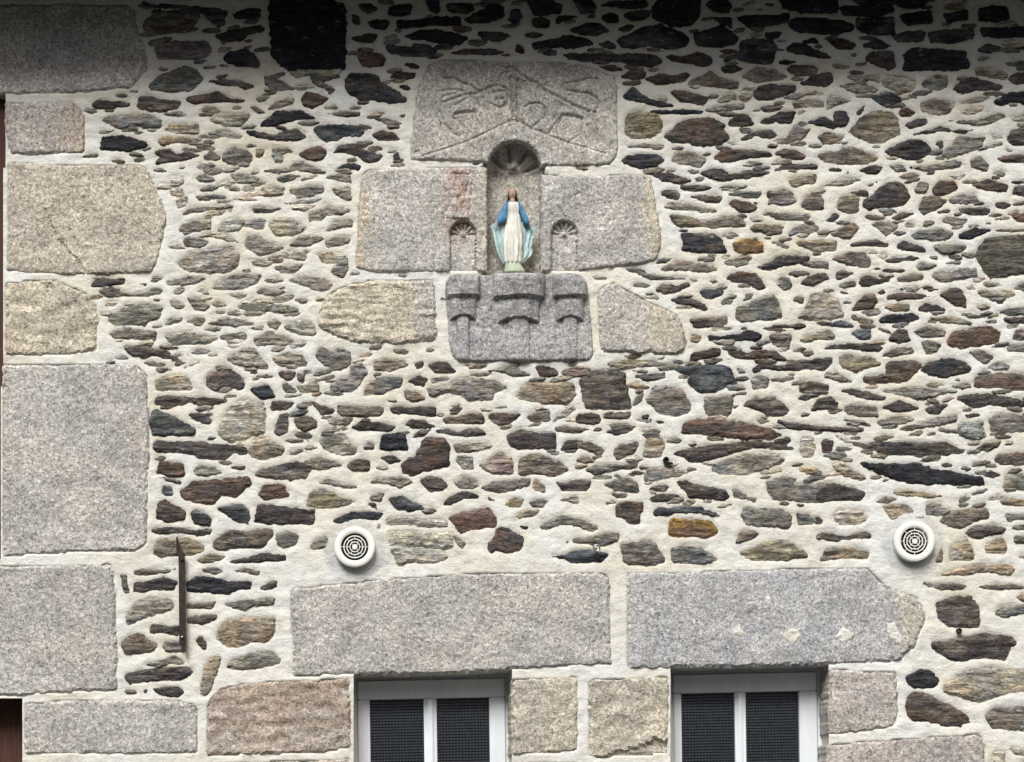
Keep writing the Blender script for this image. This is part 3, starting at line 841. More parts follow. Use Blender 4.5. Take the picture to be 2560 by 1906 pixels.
g 16,49 25,46 45,47 56,46 45,49 25,51
g 74,46 88,45 96,47 90,50 80,48
g 105,47 115,45 128,48 126,51 115,49
b 7,50 12,51 14,63 16,66 10,66 9,57
k 19,58 30,57 45,53 56,57 52,64 35,63 25,66 18,65
k 64,58 72,53 90,54 105,57 120,57 119,63 108,64 100,67 85,66 64,65
b 126,63 135,58 142,56 141,61 132,64
g 12,86 20,75 30,72 48,71 54,77 52,81 40,84 25,89 13,94
b 64,76 80,76 89,74 86,80 78,79 64,80
g 97,76 110,74 140,71 139,76 120,78 115,82 108,80
d 64,88 75,86 90,85 90,89 78,93 66,92
b 33,101 34,94 40,94 50,96 58,95 57,103 45,100
o 89,105 93,96 100,90 115,88 140,88 140,100 135,108 120,108 110,113 100,113
b 8,110 15,103 23,101 32,107 39,111 36,116 25,118 12,119
d 72,107 77,103 82,112 81,116 75,111
g 44,109 58,108 63,108 63,117 48,117 44,113
g 28,128 45,124 54,120 63,127 50,127 40,130
g 98,130 104,124 115,120 130,117 136,116 145,123 144,127 130,130 110,132
d 10,138 14,135 30,133 45,131 65,130 70,134 60,141 40,141 28,142 16,145
o 77,154 77,145 80,130 86,122 94,120 93,127 88,140 85,150 80,155
g 11,150 20,150 22,153 12,153
d 35,149 48,148 56,147 62,152 58,155 42,154
d 27,150 30,149 29,153
T 900 1260 3.263
l 20,16 24,11 40,11 60,13 71,14 71,18 55,18 35,17
l 24,34 24,23 75,24 76,34 70,37 50,34
o 25,37 45,36 70,40 72,44 60,49 45,47 31,50
r 71,11 85,7 105,3 112,14 111,19 95,20 83,24 79,20 75,15
d 104,34 110,28 112,20 120,20 125,23 134,28 131,38 120,40 110,37 107,41
k 130,18 138,19 136,21
g 76,25 86,32 84,37 80,33
g 146,19 155,14 165,10 180,13 195,20 190,23 178,18 165,17 152,21
b 166,32 175,29 185,29 200,24 211,25 210,30 200,34 185,33 172,31
k 156,43 168,42 175,38 188,39 203,41 198,47 185,47 175,49 168,45
T 1540 1170 4.267
d 33,22 45,20 56,20 54,24 40,25
d 37,32 50,28 70,29 60,33 50,35 38,36
d 63,15 75,14 83,18 95,20 108,22 118,26 121,31 115,35 105,33 90,32 78,31 73,23
o 124,23 130,23 142,31 150,32 149,37 140,33 126,31
b 160,15 178,10 193,11 190,16 205,17 225,18 243,20 238,24 222,37 200,36 180,34 168,34 162,25
r 0,42 3,36 15,36 30,37 29,45 25,51 26,59 20,61 12,58 10,54 0,52
k 39,47 45,43 55,45 62,42 75,42 90,42 95,46 105,48 112,52 100,50 90,47 78,48 65,47 55,51 42,51
y 56,68 60,54 75,56 90,56 100,57 108,65 107,71 95,75 80,73 65,74 57,72
g 134,50 137,43 155,44 175,44 188,51 187,60 184,65 165,63 150,62 138,60
g 193,48 205,50 215,57 208,60 195,61
b 127,81 132,70 142,66 152,70 148,75 138,77 130,80
p 5,82 20,80 40,78 45,88 52,97 53,101 40,103 20,103 9,102
g 58,99 60,86 72,84 90,86 100,91 110,98 100,101 85,102 70,101
o 132,91 145,86 160,80 175,77 190,80 200,88 205,95 190,97 175,100 160,98 148,100 140,96
b -3,71 4,75 0,80
T 2040 1180 4.267
d 0,23 8,13 20,13 40,18 53,22 48,31 35,30 15,31 0,32
o 80,22 95,20 110,22 135,26 120,27 100,25
g 165,24 175,20 183,18 178,22 168,25
o 71,37 80,35 95,35 105,42 115,48 118,53 110,51 100,46 90,47 88,51 80,51 77,45
g 118,33 124,30 132,34 144,43 135,46 118,46
g 132,53 140,45 155,41 182,38 185,49 170,53 155,60 145,59
o 197,30 202,28 224,32 224,38 205,35 198,34
g 202,45 210,45 222,48 215,51 206,53
b 209,58 224,55 224,63 213,62
d 159,65 170,58 190,57 203,60 200,65 185,67 175,71 165,69
l 18,45 28,41 50,42 56,50 45,57 30,57 20,53
d 0,68 12,66 30,69 45,66 52,64 58,66 59,70 40,71 20,73 2,72
o 5,94 10,83 20,81 40,81 57,85 56,93 35,92 15,93
o 142,94 143,83 150,76 160,69 166,78 168,93 155,94
g 127,97 130,83 132,77 136,86 134,96
o 180,86 181,78 198,69 203,76 203,86
b 213,68 224,69 224,77 212,75
o 213,91 217,85 224,82 224,97
g 75,84 81,87 80,91
o 130,110 150,105 170,99 190,100 210,100 213,107 205,110 185,106 160,109 140,111
b 112,117 125,120 145,119 162,122 155,126 140,126 120,122
b 172,122 190,121 210,121 224,123 205,125 185,125
b 128,140 150,133 165,134 173,143 175,158 174,166 160,166 142,165 132,158
g 190,150 200,145 215,142 224,141 224,147 212,153 202,156 193,153
g 0,48 8,51 7,55 0,55
T 2040 1530 4.267
d 124,32 140,31 150,28 165,26 180,23 190,26 210,26 214,33 208,38 203,52 185,49 170,50 155,53 135,47 124,38
k 95,70 110,62 124,63 131,73 130,79 118,81 105,82 99,76
l 135,86 138,77 150,70 162,62 185,61 210,62 224,66 224,80 205,87 185,94 175,97 160,93 150,88
r 96,103 98,90 105,85 120,88 130,95 150,103 160,110 166,118 157,119 156,123 140,122 120,117 105,117 98,110
b 180,112 190,102 205,101 224,102 224,130 210,125 190,125 185,118
o 205,145 224,148 224,155 212,152
l 190,150 201,150 201,165 190,165
T 700 1260 7.397
g 55,77 65,70 80,64 85,59 91,65 88,78 78,82 60,84
l 175,47 184,36 184,44 178,50
'''

# ------------------------------------------------------------------ the house
house = thing('stone_house', 'old house front of dark rubble in pale mortar with granite blocks and white windows', 'house')

PAL = {'k': (.036, .038, .045), 'K': (.020, .022, .028), 'd': (.082, .071, .066), 'b': (.172, .150, .127), 'r': (.125, .087, .071), 'g': (.225, .215, .188),
       'G': (.125, .122, .105), 'l': (.44, .41, .345), 'o': (.29, .245, .175), 'p': (.19, .155, .15), 'y': (.30, .19, .062), 's': (.125, .135, .135)}
PAL = {k: tuple(1.14 * q for q in v) for k, v in PAL.items()}
stones = []
ox = oy = 0; sc = 3.442
for ln in STONES.split('\n'):
    q = ln.split()
    if not q: continue
    if q[0] == 'T':
        ox, oy = float(q[1]), float(q[2]); sc = float(q[3]) if len(q) > 3 else 3.442; continue
    P = [tuple(float(v) * 10 / sc for v in s.split(',')) for s in q[1:]]
    stones.append((q[0], [(ox + a, oy + b_) for a, b_ in P]))
rnd = random.Random(5)
fix = []
for c, P in stones:                           # stones the photo cuts at its edges go on past them
    if max(p[0] for p in P) > 2552:
        e = rnd.uniform(20, 110); P = [(p[0] + (e if p[0] > 2545 else 0), p[1]) for p in P]
    if min(p[1] for p in P) < 6:
        e = rnd.uniform(5, 30); P = [(p[0], p[1] - (e if p[1] < 9 else 0)) for p in P]
    fix.append((c, P))
stones = fix

# granite blocks: name, tint, outline, extras
F2 = 2560 / 2219.0
def S2(*p): return [(a * F2, b_ * F2) for a, b_ in p]
GREY, PINK, BEIGE, TAN, RED, COOL = (.495, .475, .45), (.495, .45, .42), (.57, .515, .415), (.53, .485, .405), (.40, .325, .265), (.475, .475, .48)
def T0(*p): return [(a * 10 / 3.442, b_ * 10 / 3.442) for a, b_ in p]
BLOCKS = [
 ('lintel', GREY, [(-420, 12)] + T0((-10, 4), (60, 3), (108, 4), (117, 9), (118, 20), (119, 28), (125, 38), (128, 56), (126, 62), (112, 77), (60, 81), (-8, 82)) + [(-420, 240)]),
 ('quoin_block', PINK, T0((4, 88), (60, 87), (68, 92), (74, 102), (74, 131), (71, 133), (8, 134), (4, 110))),
 ('quoin_block', TAN, S2((17, 352), (150, 356), (300, 358), (318, 362), (335, 400), (363, 465), (355, 510), (345, 560), (330, 592), (150, 597), (12, 590))),
 ('quoin_block', BEIGE, S2((12, 610), (120, 606), (180, 630), (210, 662), (215, 700), (210, 762), (120, 775), (8, 772))),
 ('quoin_block', GREY, S2((5, 790), (150, 788), (288, 788), (320, 812), (325, 900), (324, 1000), (320, 1178), (300, 1196), (150, 1200), (3, 1210))),
 ('lintel', GREY, [(-420, 1415)] + S2((-20, 1225), (240, 1222), (250, 1250), (255, 1380), (255, 1498), (130, 1504), (-10, 1512)) + [(-420, 1748)]),
 ('jamb_block', GREY, S2((52, 1530), (60, 1520), (300, 1514), (415, 1520), (430, 1540), (430, 1634), (60, 1638), (51, 1630))),
 ('jamb_block', GREY, S2((52, 1660), (428, 1655), (430, 1850), (52, 1850))),
 ('jamb_block', RED, S2((445, 1530), (470, 1497), (500, 1484), (600, 1475), (750, 1470), (761, 1475), (761, 1622), (700, 1634), (446, 1640))),
 ('jamb_block', RED, S2((447, 1655), (600, 1648), (760, 1643), (762, 1850), (450, 1850))),
 ('window_lintel', GREY, S2((630, 1282), (640, 1274), (760, 1262), (800, 1257), (1000, 1243), (1300, 1239), (1322, 1250), (1325, 1340), (1328, 1440), (1000, 1460), (632, 1468))),
 ('jamb_block', TAN, S2((1108, 1472), (1250, 1466), (1254, 1475), (1255, 1622), (1240, 1632), (1108, 1638))),
 ('jamb_block', TAN, S2((1108, 1655), (1256, 1650), (1258, 1850), (1110, 1850))),
 ('jamb_block', TAN, S2((1272, 1475), (1290, 1470), (1446, 1466), (1451, 1480), (1451, 1636), (1300, 1645), (1276, 1640))),
 ('jamb_block', TAN, S2((1276, 1660), (1451, 1655), (1451, 1850), (1280, 1850))),
 ('window_lintel', COOL, [(1566, 1442), (1574, 1432), (1800, 1427), (2040, 1419), (2168, 1419), (2192, 1445), (2216, 1466), (2288, 1490), (2308, 1520), (2316, 1545), (2312, 1562), (2298, 1592), (2290, 1616), (2268, 1632), (2250, 1655), (2150, 1660), (2040, 1664), (1800, 1671), (1568, 1674)]),
 ('jamb_block', PINK, [(2072, 1678), (2084, 1673), (2238, 1678), (2244, 1690), (2246, 1796), (2234, 1818), (2200, 1827), (2090, 1838), (2070, 1838)]),
 ('jamb_block', PINK, [(2066, 1862), (2100, 1857), (2200, 1850), (2440, 1834), (2460, 1842), (2468, 1920), (2470, 2130), (2068, 2130)]),
]
NX, NR, NS = 1285.5, 66.0, 421.0              # the niche: middle, half width, springing line (photograph pixels)
arch = [(NX + NR * math.cos(a), NS - NR * math.sin(a)) for a in np.linspace(0, math.pi, 19)]
SHRINE = [
 ('pediment_block', (.54, .515, .475), [(1105, 148), (1353, 153), (1408, 153), (1470, 166), (1532, 186), (1540, 200), (1544, 221), (1546, 300), (1547, 372), (1540, 395), (1523, 415), (1440, 418), (1352, 417)] + arch[1:-1] + [(1220, 409), (1120, 403), (1023, 402), (1030, 330), (1036, 269), (1042, 230), (1048, 206), (1069, 168), (1085, 154)]),
 ('niche_block', (.52, .50, .475), [(905, 436), (920, 424), (1070, 420), (1219, 418), (1219, 560), (1219, 682), (1087, 683), (936, 681), (888, 672), (894, 532), (900, 470)]),
 ('niche_block', (.50, .475, .455), [(1352, 437), (1480, 440), (1609, 434), (1628, 445), (1645, 532), (1655, 589), (1652, 620), (1640, 652), (1602, 661), (1500, 672), (1447, 680), (1352, 682), (1352, 560)]),
 ('corbel_block', (.43, .425, .425), [(1117, 697), (1140, 689), (1280, 687), (1420, 686), (1443, 688), (1464, 704), (1472, 740), (1480, 820), (1485, 892), (1470, 903), (1300, 906), (1148, 905), (1130, 895), (1122, 860), (1117, 780), (1112, 718)]),
 ('flank_block', BEIGE, S2((700, 652), (715, 635), (730, 625), (760, 614), (800, 608), (938, 604), (946, 630), (948, 738), (860, 748), (780, 747), (735, 735), (690, 712), (688, 695))),
 ('flank_block', GREY, S2((1293, 640), (1300, 622), (1330, 612), (1400, 650), (1465, 680), (1480, 705), (1490, 742), (1482, 762), (1465, 772), (1380, 768), (1300, 764))),
]
OPEN = [[(880, 1676), (1281, 1667), (1284, 2240), (882, 2240)], [(1671, 1660), (2078, 1648), (2074, 2240), (1673, 2240)],
        [(-330, 232), (16, 232), (9, 900), (2, 1402), (-330, 1404)], [(-330, 1745), (57, 1742), (58, 2240), (-330, 2240)],
        [(NX - 76, 696), (NX - 76, NS), (NX - 58, NS - 50), (NX, NS - 70), (NX + 58, NS - 50), (NX + 76, NS), (NX + 76, 696)]]

# filler stones: small slivers in the wide joints between the traced ones, and the wall beyond the picture's edges
gw = 6.0
mx0, mx1, my0, my1 = -430, 3020, -120, 2200
GX, GY = np.meshgrid(np.arange(mx0, mx1 + 1, gw), np.arange(my0, my1 + 1, gw))
mask = np.zeros(GX.shape, bool)
def stamp(P):
    p = np.asarray(P); a, b_ = p.min(0), p.max(0)
    i0, i1 = np.searchsorted(GX[0], [a[0] - gw, b_[0] + gw]); j0, j1 = np.searchsorted(GY[:, 0], [a[1] - gw, b_[1] + gw])
    if i1 > i0 and j1 > j0: mask[j0:j1, i0:i1] |= inside(GX[j0:j1, i0:i1], GY[j0:j1, i0:i1], P)
for c, P in stones: stamp(P)
smask = mask.copy()
for b_ in BLOCKS + SHRINE: stamp(b_[2])
for P in OPEN: stamp(P)
VENTS = [(886.3, 1370.0), (2281.0, 1356.0)]
for vx_, vy_ in VENTS: mask |= np.hypot(GX - vx_, GY - vy_) < 72
def blocked(P, pad):
    p = np.asarray(P); a, b_ = p.min(0) - pad, p.max(0) + pad
    i0, i1 = np.searchsorted(GX[0], [a[0], b_[0]]); j0, j1 = np.searchsorted(GY[:, 0], [a[1], b_[1]])
    sub = mask[j0:j1, i0:i1]
    q = np.asarray(P); c = q.mean(0); big = [tuple(c + (v - c) * (1 + pad / max(8, np.hypot(*(v - c))))) for v in q]
    return (sub & inside(GX[j0:j1, i0:i1], GY[j0:j1, i0:i1], big)).any()
def lens(x, y, L, H, a):
    n = rnd.choice((4, 5, 6, 6)); P = []
    for i in range(n):
        t_ = 2 * math.pi * (i + rnd.uniform(-.25, .25)) / n
        k = rnd.uniform(0.8, 1.1); u = math.cos(t_) * L / 2 * k; v = math.sin(t_) * H / 2 * k
        P.append((x + u * math.cos(a) - v * math.sin(a), y + u * math.sin(a) + v * math.cos(a)))
    return P
nfill = 0
for k in range(5600):
    beyond = k < 2200
    if beyond:
        x, y = rnd.choice([(rnd.uniform(2640, 3000), rnd.uniform(-60, 2180)), (rnd.uniform(-60, 3000), rnd.uniform(1915, 2190)), (rnd.uniform(2560, 3000), rnd.uniform(-60, 2180))])
        L = rnd.uniform(40, 130) * (1.3 if k < 500 else 0.6); H = L * rnd.uniform(0.22, 0.45); pad = 7
    else:
        x, y = rnd.uniform(225, 2560), rnd.uniform(-20, 1440)
        if 830 < x < 1100 and y > 1400: continue
        L = rnd.uniform(24, 66); H = max(7, L * rnd.uniform(0.15, 0.3)); pad = 4.5
        if y > 1270 or (y > 1180 and x < 1500): continue
    P = lens(x, y, L, H, rnd.uniform(-.25, .15))
    if blocked(P, pad): continue
    pale_zone = x < 900 and 430 < y < 900
    stones.append((rnd.choice('lllgol' if pale_zone else 'gbgglobg'), P)); stamp(P); smask |= False; nfill += 1
print('filler stones', nfill)
smask = np.zeros(GX.shape, bool); keep_mask = mask; mask = smask
for c, P in stones: stamp(P)
smask = mask

# mortar: one undulating sheet that sinks a little towards the stones
def blur(a, n):
    a = a.astype(float)
    for _ in range(n):
        a = (np.roll(a, 1, 0) + np.roll(a, -1, 0) + a * 2) / 4; a = (np.roll(a, 1, 1) + np.roll(a, -1, 1) + a * 2) / 4
    return a
def inner(m, n):
    m = m.copy()
    for _ in range(n): m &= np.roll(m, 1, 0) & np.roll(m, -1, 0) & np.roll(m, 1, 1) & np.roll(m, -1, 1)
    return m
bmask = np.zeros(GX.shape, bool); smask = mask; mask = bmask
for q in BLOCKS + SHRINE: stamp(q[2])
mask = smask; bmask |= (np.abs(GX - NX) < 82) & (GY > 336) & (GY < 700)
bl = blur(smask, 3)
H = np.zeros(GX.shape)
for j in range(GX.shape[0]):
    for i in range(GX.shape[1]):
        x, y = GX[j, i], GY[j, i]
        H[j, i] = nz(x / 95, y / 70, 3.3) * 0.006 + nz(x / 36, y / 26, 7.1) * 0.0045 + nz(x / 14, y / 12, 1.7) * 0.0032
core = inner(smask, 0); H *= 1 - .55 * np.clip(bl * 2.2, 0, 1); H -= np.clip(bl * 1.6, 0, 1) * 0.0045 + np.where(core, 0.006, 0)
H -= np.where(inner(bmask, 1), 0.09, 0)
for vx_, vy_ in VENTS:                        # a smooth collar of mortar round each vent
    r_ = np.hypot(GX - vx_, GY - vy_); k_ = np.clip((82 - r_) / 14, 0, 1); H = H * (1 - k_) + 0.005 * k_
hole = np.zeros(GX.shape, bool)
for P in OPEN: hole |= inside(GX, GY, P)
ny, nx = GX.shape
V = np.stack([X(GX), -H, Z(GY)], -1).reshape(-1, 3)
C = np.ones((ny, nx, 3))
f = 1 - 0.07 * np.clip(bl * 2.2, 0, 1)        # mortar slightly darker and warmer close round the stones
C *= f[..., None] * np.array([1.0, 0.985, 0.955])[None, None] ** (np.clip(bl * 3, 0, 1)[..., None])
for vx_, vy_ in VENTS:
    k_ = np.clip((84 - np.hypot(GX - vx_, GY - vy_)) / 12, 0, 1)[..., None]; C = C * (1 - k_) + np.array([.80, .81, .84]) * k_
idx = np.arange(ny * nx).reshape(ny, nx)
hc = hole[:-1, :-1] & hole[1:, 1:] & hole[:-1, 1:] & hole[1:, :-1]
fa = np.stack([idx[1:, :-1], idx[1:, 1:], idx[:-1, 1:], idx[:-1, :-1]], -1)[~hc]
me = bpy.data.meshes.new('wall'); me.vertices.add(len(V)); me.vertices.foreach_set('co', V.astype(np.float32).ravel())
me.loops.add(fa.size); me.loops.foreach_set('vertex_index', fa.ravel().astype(np.int32))
me.polygons.add(len(fa)); me.polygons.foreach_set('loop_start', np.arange(0, fa.size, 4, dtype=np.int32)); me.polygons.foreach_set('loop_total', np.full(len(fa), 4, dtype=np.int32))
me.update(calc_edges=True)
at = me.color_attributes.new('Col', 'FLOAT_COLOR', 'POINT'); c4 = np.ones((len(V), 4), np.float32); c4[:, :3] = C.reshape(-1, 3); at.data.foreach_set('color', c4.ravel())
link('wall', me, M_MORTAR, house, True)
bm = bmesh.new(); box(bm, X(mx0), X(mx1), 0.002, 0.32, 0.0, Z(my1) + 0.004)       # the wall below, down to the ground
o = bm_obj('wall_base', bm, M_MORTAR, house)
a = o.data.color_attributes.new('Col', 'FLOAT_COLOR', 'POINT'); a.data.foreach_set('color', [1.0] * (4 * len(o.data.vertices)))

# rubble stones
def build_stone(c, P, i):
    r_ = random.Random(i * 7 + 1); A = area(P); size = math.sqrt(A)
    poly = outline(P, max(3.0, min(6, size * 0.06)), 1.6 + size * 0.024, 1.5 + size * 0.02, i * 1.37, (), 2.6)
    base = np.array(PAL[c]) * r_.uniform(0.72, 1.28) * np.array([r_.uniform(.93, 1.07), 1, r_.uniform(.92, 1.08)])
    pc = np.mean(P, 0); pale_zone = 380 < pc[0] < 890 and 420 < pc[1] < 930  # stones in the left-hand area get a paler colour
    if pale_zone: base = base * .6 + np.array(PAL['l']) * .4
    alt = np.array(PAL[r_.choice({'k': 'kds', 'K': 'K', 'd': 'dbrd', 'b': 'bdgo', 'r': 'rddb', 'g': 'glbs', 'G': 'Gg', 'l': 'lgol', 'o': 'oblg', 'p': 'pdgl', 'y': 'yro', 's': 'sgk'}[c])])
    if pale_zone: alt = alt * .6 + np.array(PAL['l']) * .4
    tx, ty = r_.uniform(-.05, .05), r_.uniform(-.11, .05)
    q = np.asarray(poly); cx, cy = q.mean(0); sd = i * 3.7
    top = min(0.007, 0.002 + size * 0.00005) * r_.uniform(0.6, 1.25); sink = r_.uniform(0.0, 0.0035)
    def hf(vx, vy, dist):
        e = 1 - np.exp(-dist / 1.6)
        lay = pnoise(vx, vy, 60, 9, sd) ; chip = pnoise(vx, vy, 22, 11, sd + 5)
        h = -0.003 - sink * .5 + e * (top + sink * .5 + 0.003 + ((vx - cx) * K * tx + (vy - cy) * K * ty) * .6 + np.round(lay * 3.2) / 3.2 * 0.006 + chip * 0.004)
        return h + pnoise(vx, vy, 8, 5, sd + 2) * 0.002
    def cf(vx, vy, dist):
        m = np.clip(0.5 + 2.6 * pnoise(vx, vy, 55, 22, sd + 11), 0, 1)[:, None] * 0.8
        s = np.clip(1 + 0.55 * pnoise(vx, vy, 30, 7, sd + 21), .55, 1.5)[:, None]
        return (base * (1 - m) + alt * m) * s
    return patch(poly, max(4.5, min(9, size * 0.11)), hf, cf, 0.03, i + .5)
def vis_area(P):
    q = [(min(max(a, 0), 2560), min(max(b_, 0), 1906)) for a, b_ in P]; return area(q)
order = sorted(range(len(stones)), key=lambda i: -vis_area(stones[i][1]))
big = set(order[:100])
SV, SF, SC = [], [], []
for i, (c, P) in enumerate(stones):
    v, f, cc = build_stone(c, P, i)
    if i in big: link('rubble_stone', mesh('rubble_stone', v, f, cc), M_STONE, house)
    else:
        n = len(SV); SV += v; SC += cc; SF += [[a + n for a in q] for q in f]
o = link('small_rubble', mesh('small_rubble', SV, SF, SC), M_STONE, house); o['kind'] = 'stuff'

# granite blocks
def granite(name, tint, P, parent, i, relief=None, tintf=None, sp=8.5, back=0.26, amp=2.4, proud=0.010, rnd_=5, keep=(), off=(0, 0, 0)):
    poly = outline(P, 7, amp, rnd_, i * 2.3 + 50, keep); sd = i * 5.1 + 90; t0 = np.array(tint)
    def hf(vx, vy, dist):
        e = 1 - np.exp(-dist / 2.6)
        h = -0.006 + e * (proud + 0.006) + pnoise(vx, vy, 80, 60, sd) * 0.006 + pnoise(vx, vy, 17, 13, sd + 3) * 0.0026 + pnoise(vx, vy, 8, 7, sd + 6) * 0.0016
        return h + relief(vx, vy, dist) if relief else h
    def cf(vx, vy, dist):
        k = np.clip(1 + 0.22 * pnoise(vx, vy, 70, 50, sd + 9) + 0.14 * pnoise(vx, vy, 22, 16, sd + 4), .6, 1.4)[:, None]
        c = np.repeat(t0[None], len(vx), 0) * k
        w_ = (np.clip(1 - dist / 9, 0, 1) * 0.35)[:, None] * np.clip(0.5 + 2 * pnoise(vx, vy, 40, 40, sd + 8), 0, 1)[:, None]
        c = c * (1 - w_) + np.array([.60, .57, .50]) * w_
        return tintf(vx, vy, c) if tintf else c
    v, f, c = patch(poly, sp, hf, cf, back, i + 300.5)
    v = [(a - off[0], b_ - off[1], q - off[2]) for a, b_, q in v]
    return link(name, mesh(name, v, f, c), M_GRANITE, parent)
def blend(c, m, col): m = np.clip(m, 0, 1)[:, None]; return c * (1 - m) + np.array(col) * m
def q2(vx, vy, c): return blend(c, (vx - 130 + 60 * pnoise(vx, vy, 40, 40, 2)) / 40, (.49, .42, .355))
def q_red(vx, vy, c): return blend(c, 0.5 + 2.2 * pnoise(vx, vy, 60, 26, 5) + (vy - 1830) / 120, (.50, .44, .385))
def lint2(vx, vy, c):
    c = blend(c, (vx - 2235 + 60 * pnoise(vx, vy, 40, 40, 4)) / 45, (.52, .485, .42))
    return c
def q5t(vx, vy, c): return blend(c, .8 - np.hypot(vx - 340, (vy - 1107) * 1.1) / 22 + .9 * pnoise(vx, vy, 12, 9, 3), (.40, .29, .21))
TF = {1: q2, 8: q_red, 9: q_red, 15: lint2, 4: q5t}
LB = {8: 'reddish weathered granite block left of the window', 15: 'grey granite window lintel with four pale mortar patches', 3: 'rough warm beige granite corner block'}
def crack(P, w_, dp): return lambda vx, vy, dist: -dp * np.exp(-(seg_dist(vx, vy, P, False) / w_) ** 2)
CR = {2: crack(S2((98, 455), (112, 490), (128, 520), (150, 548), (166, 562), (186, 592)), 2.6, .013),
      13: lambda vx, vy, dist: np.where(vy > np.interp(vx, [1468, 1560, 1600, 1635, 1662, 1674], [1900, 1878, 1868, 1846, 1858, 1850]), -.018, 0) + .012 * pnoise(vx, vy, 45, 30, 2),
      11: lambda vx, vy, dist: .008 * pnoise(vx, vy, 30, 22, 7), 8: lambda vx, vy, dist: .012 * pnoise(vx, vy, 34, 22, 7), 9: lambda vx, vy, dist: .012 * pnoise(vx, vy, 34, 22, 7),
      3: lambda vx, vy, dist: .010 * pnoise(vx, vy, 50, 22, 7)}
for i, (nm, tint, P) in enumerate(BLOCKS):
    o = granite(nm, tint, P, house, i, CR.get(i), TF.get(i), 4.5 if i == 2 else 8.5)
    if i in LB: o['label'] = LB[i]
for k, P in enumerate(([(1833, 1581), (1848, 1571), (1862, 1584), (1851, 1595)], [(1959, 1590), (1975, 1569), (1991, 1571), (2004, 1588), (1993, 1606), (1977, 1613)],
                       [(2087, 1591), (2103, 1570), (2114, 1570), (2134, 1589), (2116, 1610), (2107, 1617)], [(2213, 1558), (2239, 1556), (2242, 1571), (2254, 1593), (2252, 1614), (2223, 1598)])):
    v, f, c = patch(outline(P, 3, 2.4, 2, k + 70.5), 4, lambda vx, vy, dist: 0.012 + .005 * np.minimum(dist / 5, 1) + .004 * pnoise(vx, vy, 9, 9, 3), lambda vx, vy, dist: np.ones((len(vx), 3)) * .97, .0, k + 800)
    link('mortar_patch', mesh('mortar_patch', v, f, c), M_MORTAR, house)
# a stone slate set in the wall high up is one of the traced stones ('K')

# ------------------------------------------------------------------ the shrine
LOC = (X(NX), 0.0, Z(905))
shrine = thing('wall_shrine', 'carved grey granite wall shrine with shell-topped niche and three corbels, set in the rubble wall', 'shrine', LOC)
def Zm(*p): return [(960 + a / 3.305, 100 + b_ / 3.305) for a, b_ in p]
GROOVES = [
 (Zm((320, 965), (700, 840), (1060, 665), (1100, 672), (1240, 745), (1510, 850), (1830, 945)), 3.2, .010),
 (Zm((1040, 310), (1058, 500), (1070, 660)), 2.8, .016), (Zm((1102, 330), (1098, 500), (1104, 668)), 3.2, .020), (Zm((1075, 320), (1082, 600)), 2.0, .009),
 (Zm((990, 232), (1060, 225), (1130, 290), (1200, 340), (1270, 360), (1310, 410), (1450, 480), (1560, 545), (1690, 590)), 3.0, .010),
 (Zm((1120, 500), (1120, 380), (1150, 350), (1200, 342)), 2.4, .007),
 (Zm((1165, 560), (1200, 535), (1290, 530), (1340, 580), (1330, 640), (1215, 735), (1150, 690), (1100, 660)), 2.6, .008),
 (Zm((1690, 590), (1750, 600), (1775, 540), (1760, 490), (1700, 450), (1500, 420), (1470, 390), (1490, 360), (1600, 350), (1680, 320), (1760, 325)), 3.0, .010),
 (Zm((1740, 610), (1755, 700), (1770, 780), (1790, 820)), 3.0, .009), (Zm((1450, 690), (1480, 626), (1560, 630), (1640, 658)), 4.2, .014),
 (Zm((1450, 650), (1400, 720), (1360, 775)), 2.2, .006), (Zm((1640, 660), (1630, 780), (1520, 850)), 2.2, .005),
 (Zm((500, 320), (570, 315), (640, 355), (720, 385), (760, 420), (770, 445), (870, 395), (940, 380), (1000, 400), (1025, 470), (1010, 540), (950, 565), (880, 530)), 3.0, .010),
 (Zm((910, 440), (990, 425)), 3.6, .010), (Zm((920, 500), (985, 490)), 3, .008), (Zm((760, 448), (660, 460), (580, 490), (480, 525), (468, 500), (490, 470), (640, 430)), 2.8, .009),
 (Zm((640, 420), (540, 415), (450, 432), (430, 470), (430, 550), (470, 620), (490, 660)), 2.8, .008), (Zm((735, 475), (765, 525)), 4, .012), (Zm((700, 480), (590, 545)), 2.4, .007),
 (Zm((580, 650), (585, 620), (660, 602), (740, 600), (750, 640), (760, 672)), 3.6, .012), (Zm((585, 655), (660, 720), (710, 772)), 2.8, .009),
 (Zm((500, 700), (560, 770), (620, 800)), 2.6, .008), (Zm((760, 580), (800, 640), (830, 705)), 2.6, .008), (Zm((950, 340), (970, 285), (1040, 268)), 2.4, .007),
]
BEASTS = [Zm((430, 470), (480, 400), (640, 350), (760, 440), (900, 390), (1010, 420), (1015, 520), (940, 570), (800, 560), (830, 690), (780, 700), (740, 610), (600, 610), (700, 770), (620, 790), (500, 690), (580, 560), (460, 520)),
          Zm((1120, 360), (1220, 350), (1310, 420), (1690, 590), (1770, 560), (1740, 470), (1500, 410), (1500, 360), (1740, 330), (1820, 500), (1740, 650), (1790, 810), (1650, 700), (1560, 630), (1450, 690), (1360, 770), (1215, 735), (1340, 620), (1290, 540), (1160, 560), (1120, 480))]
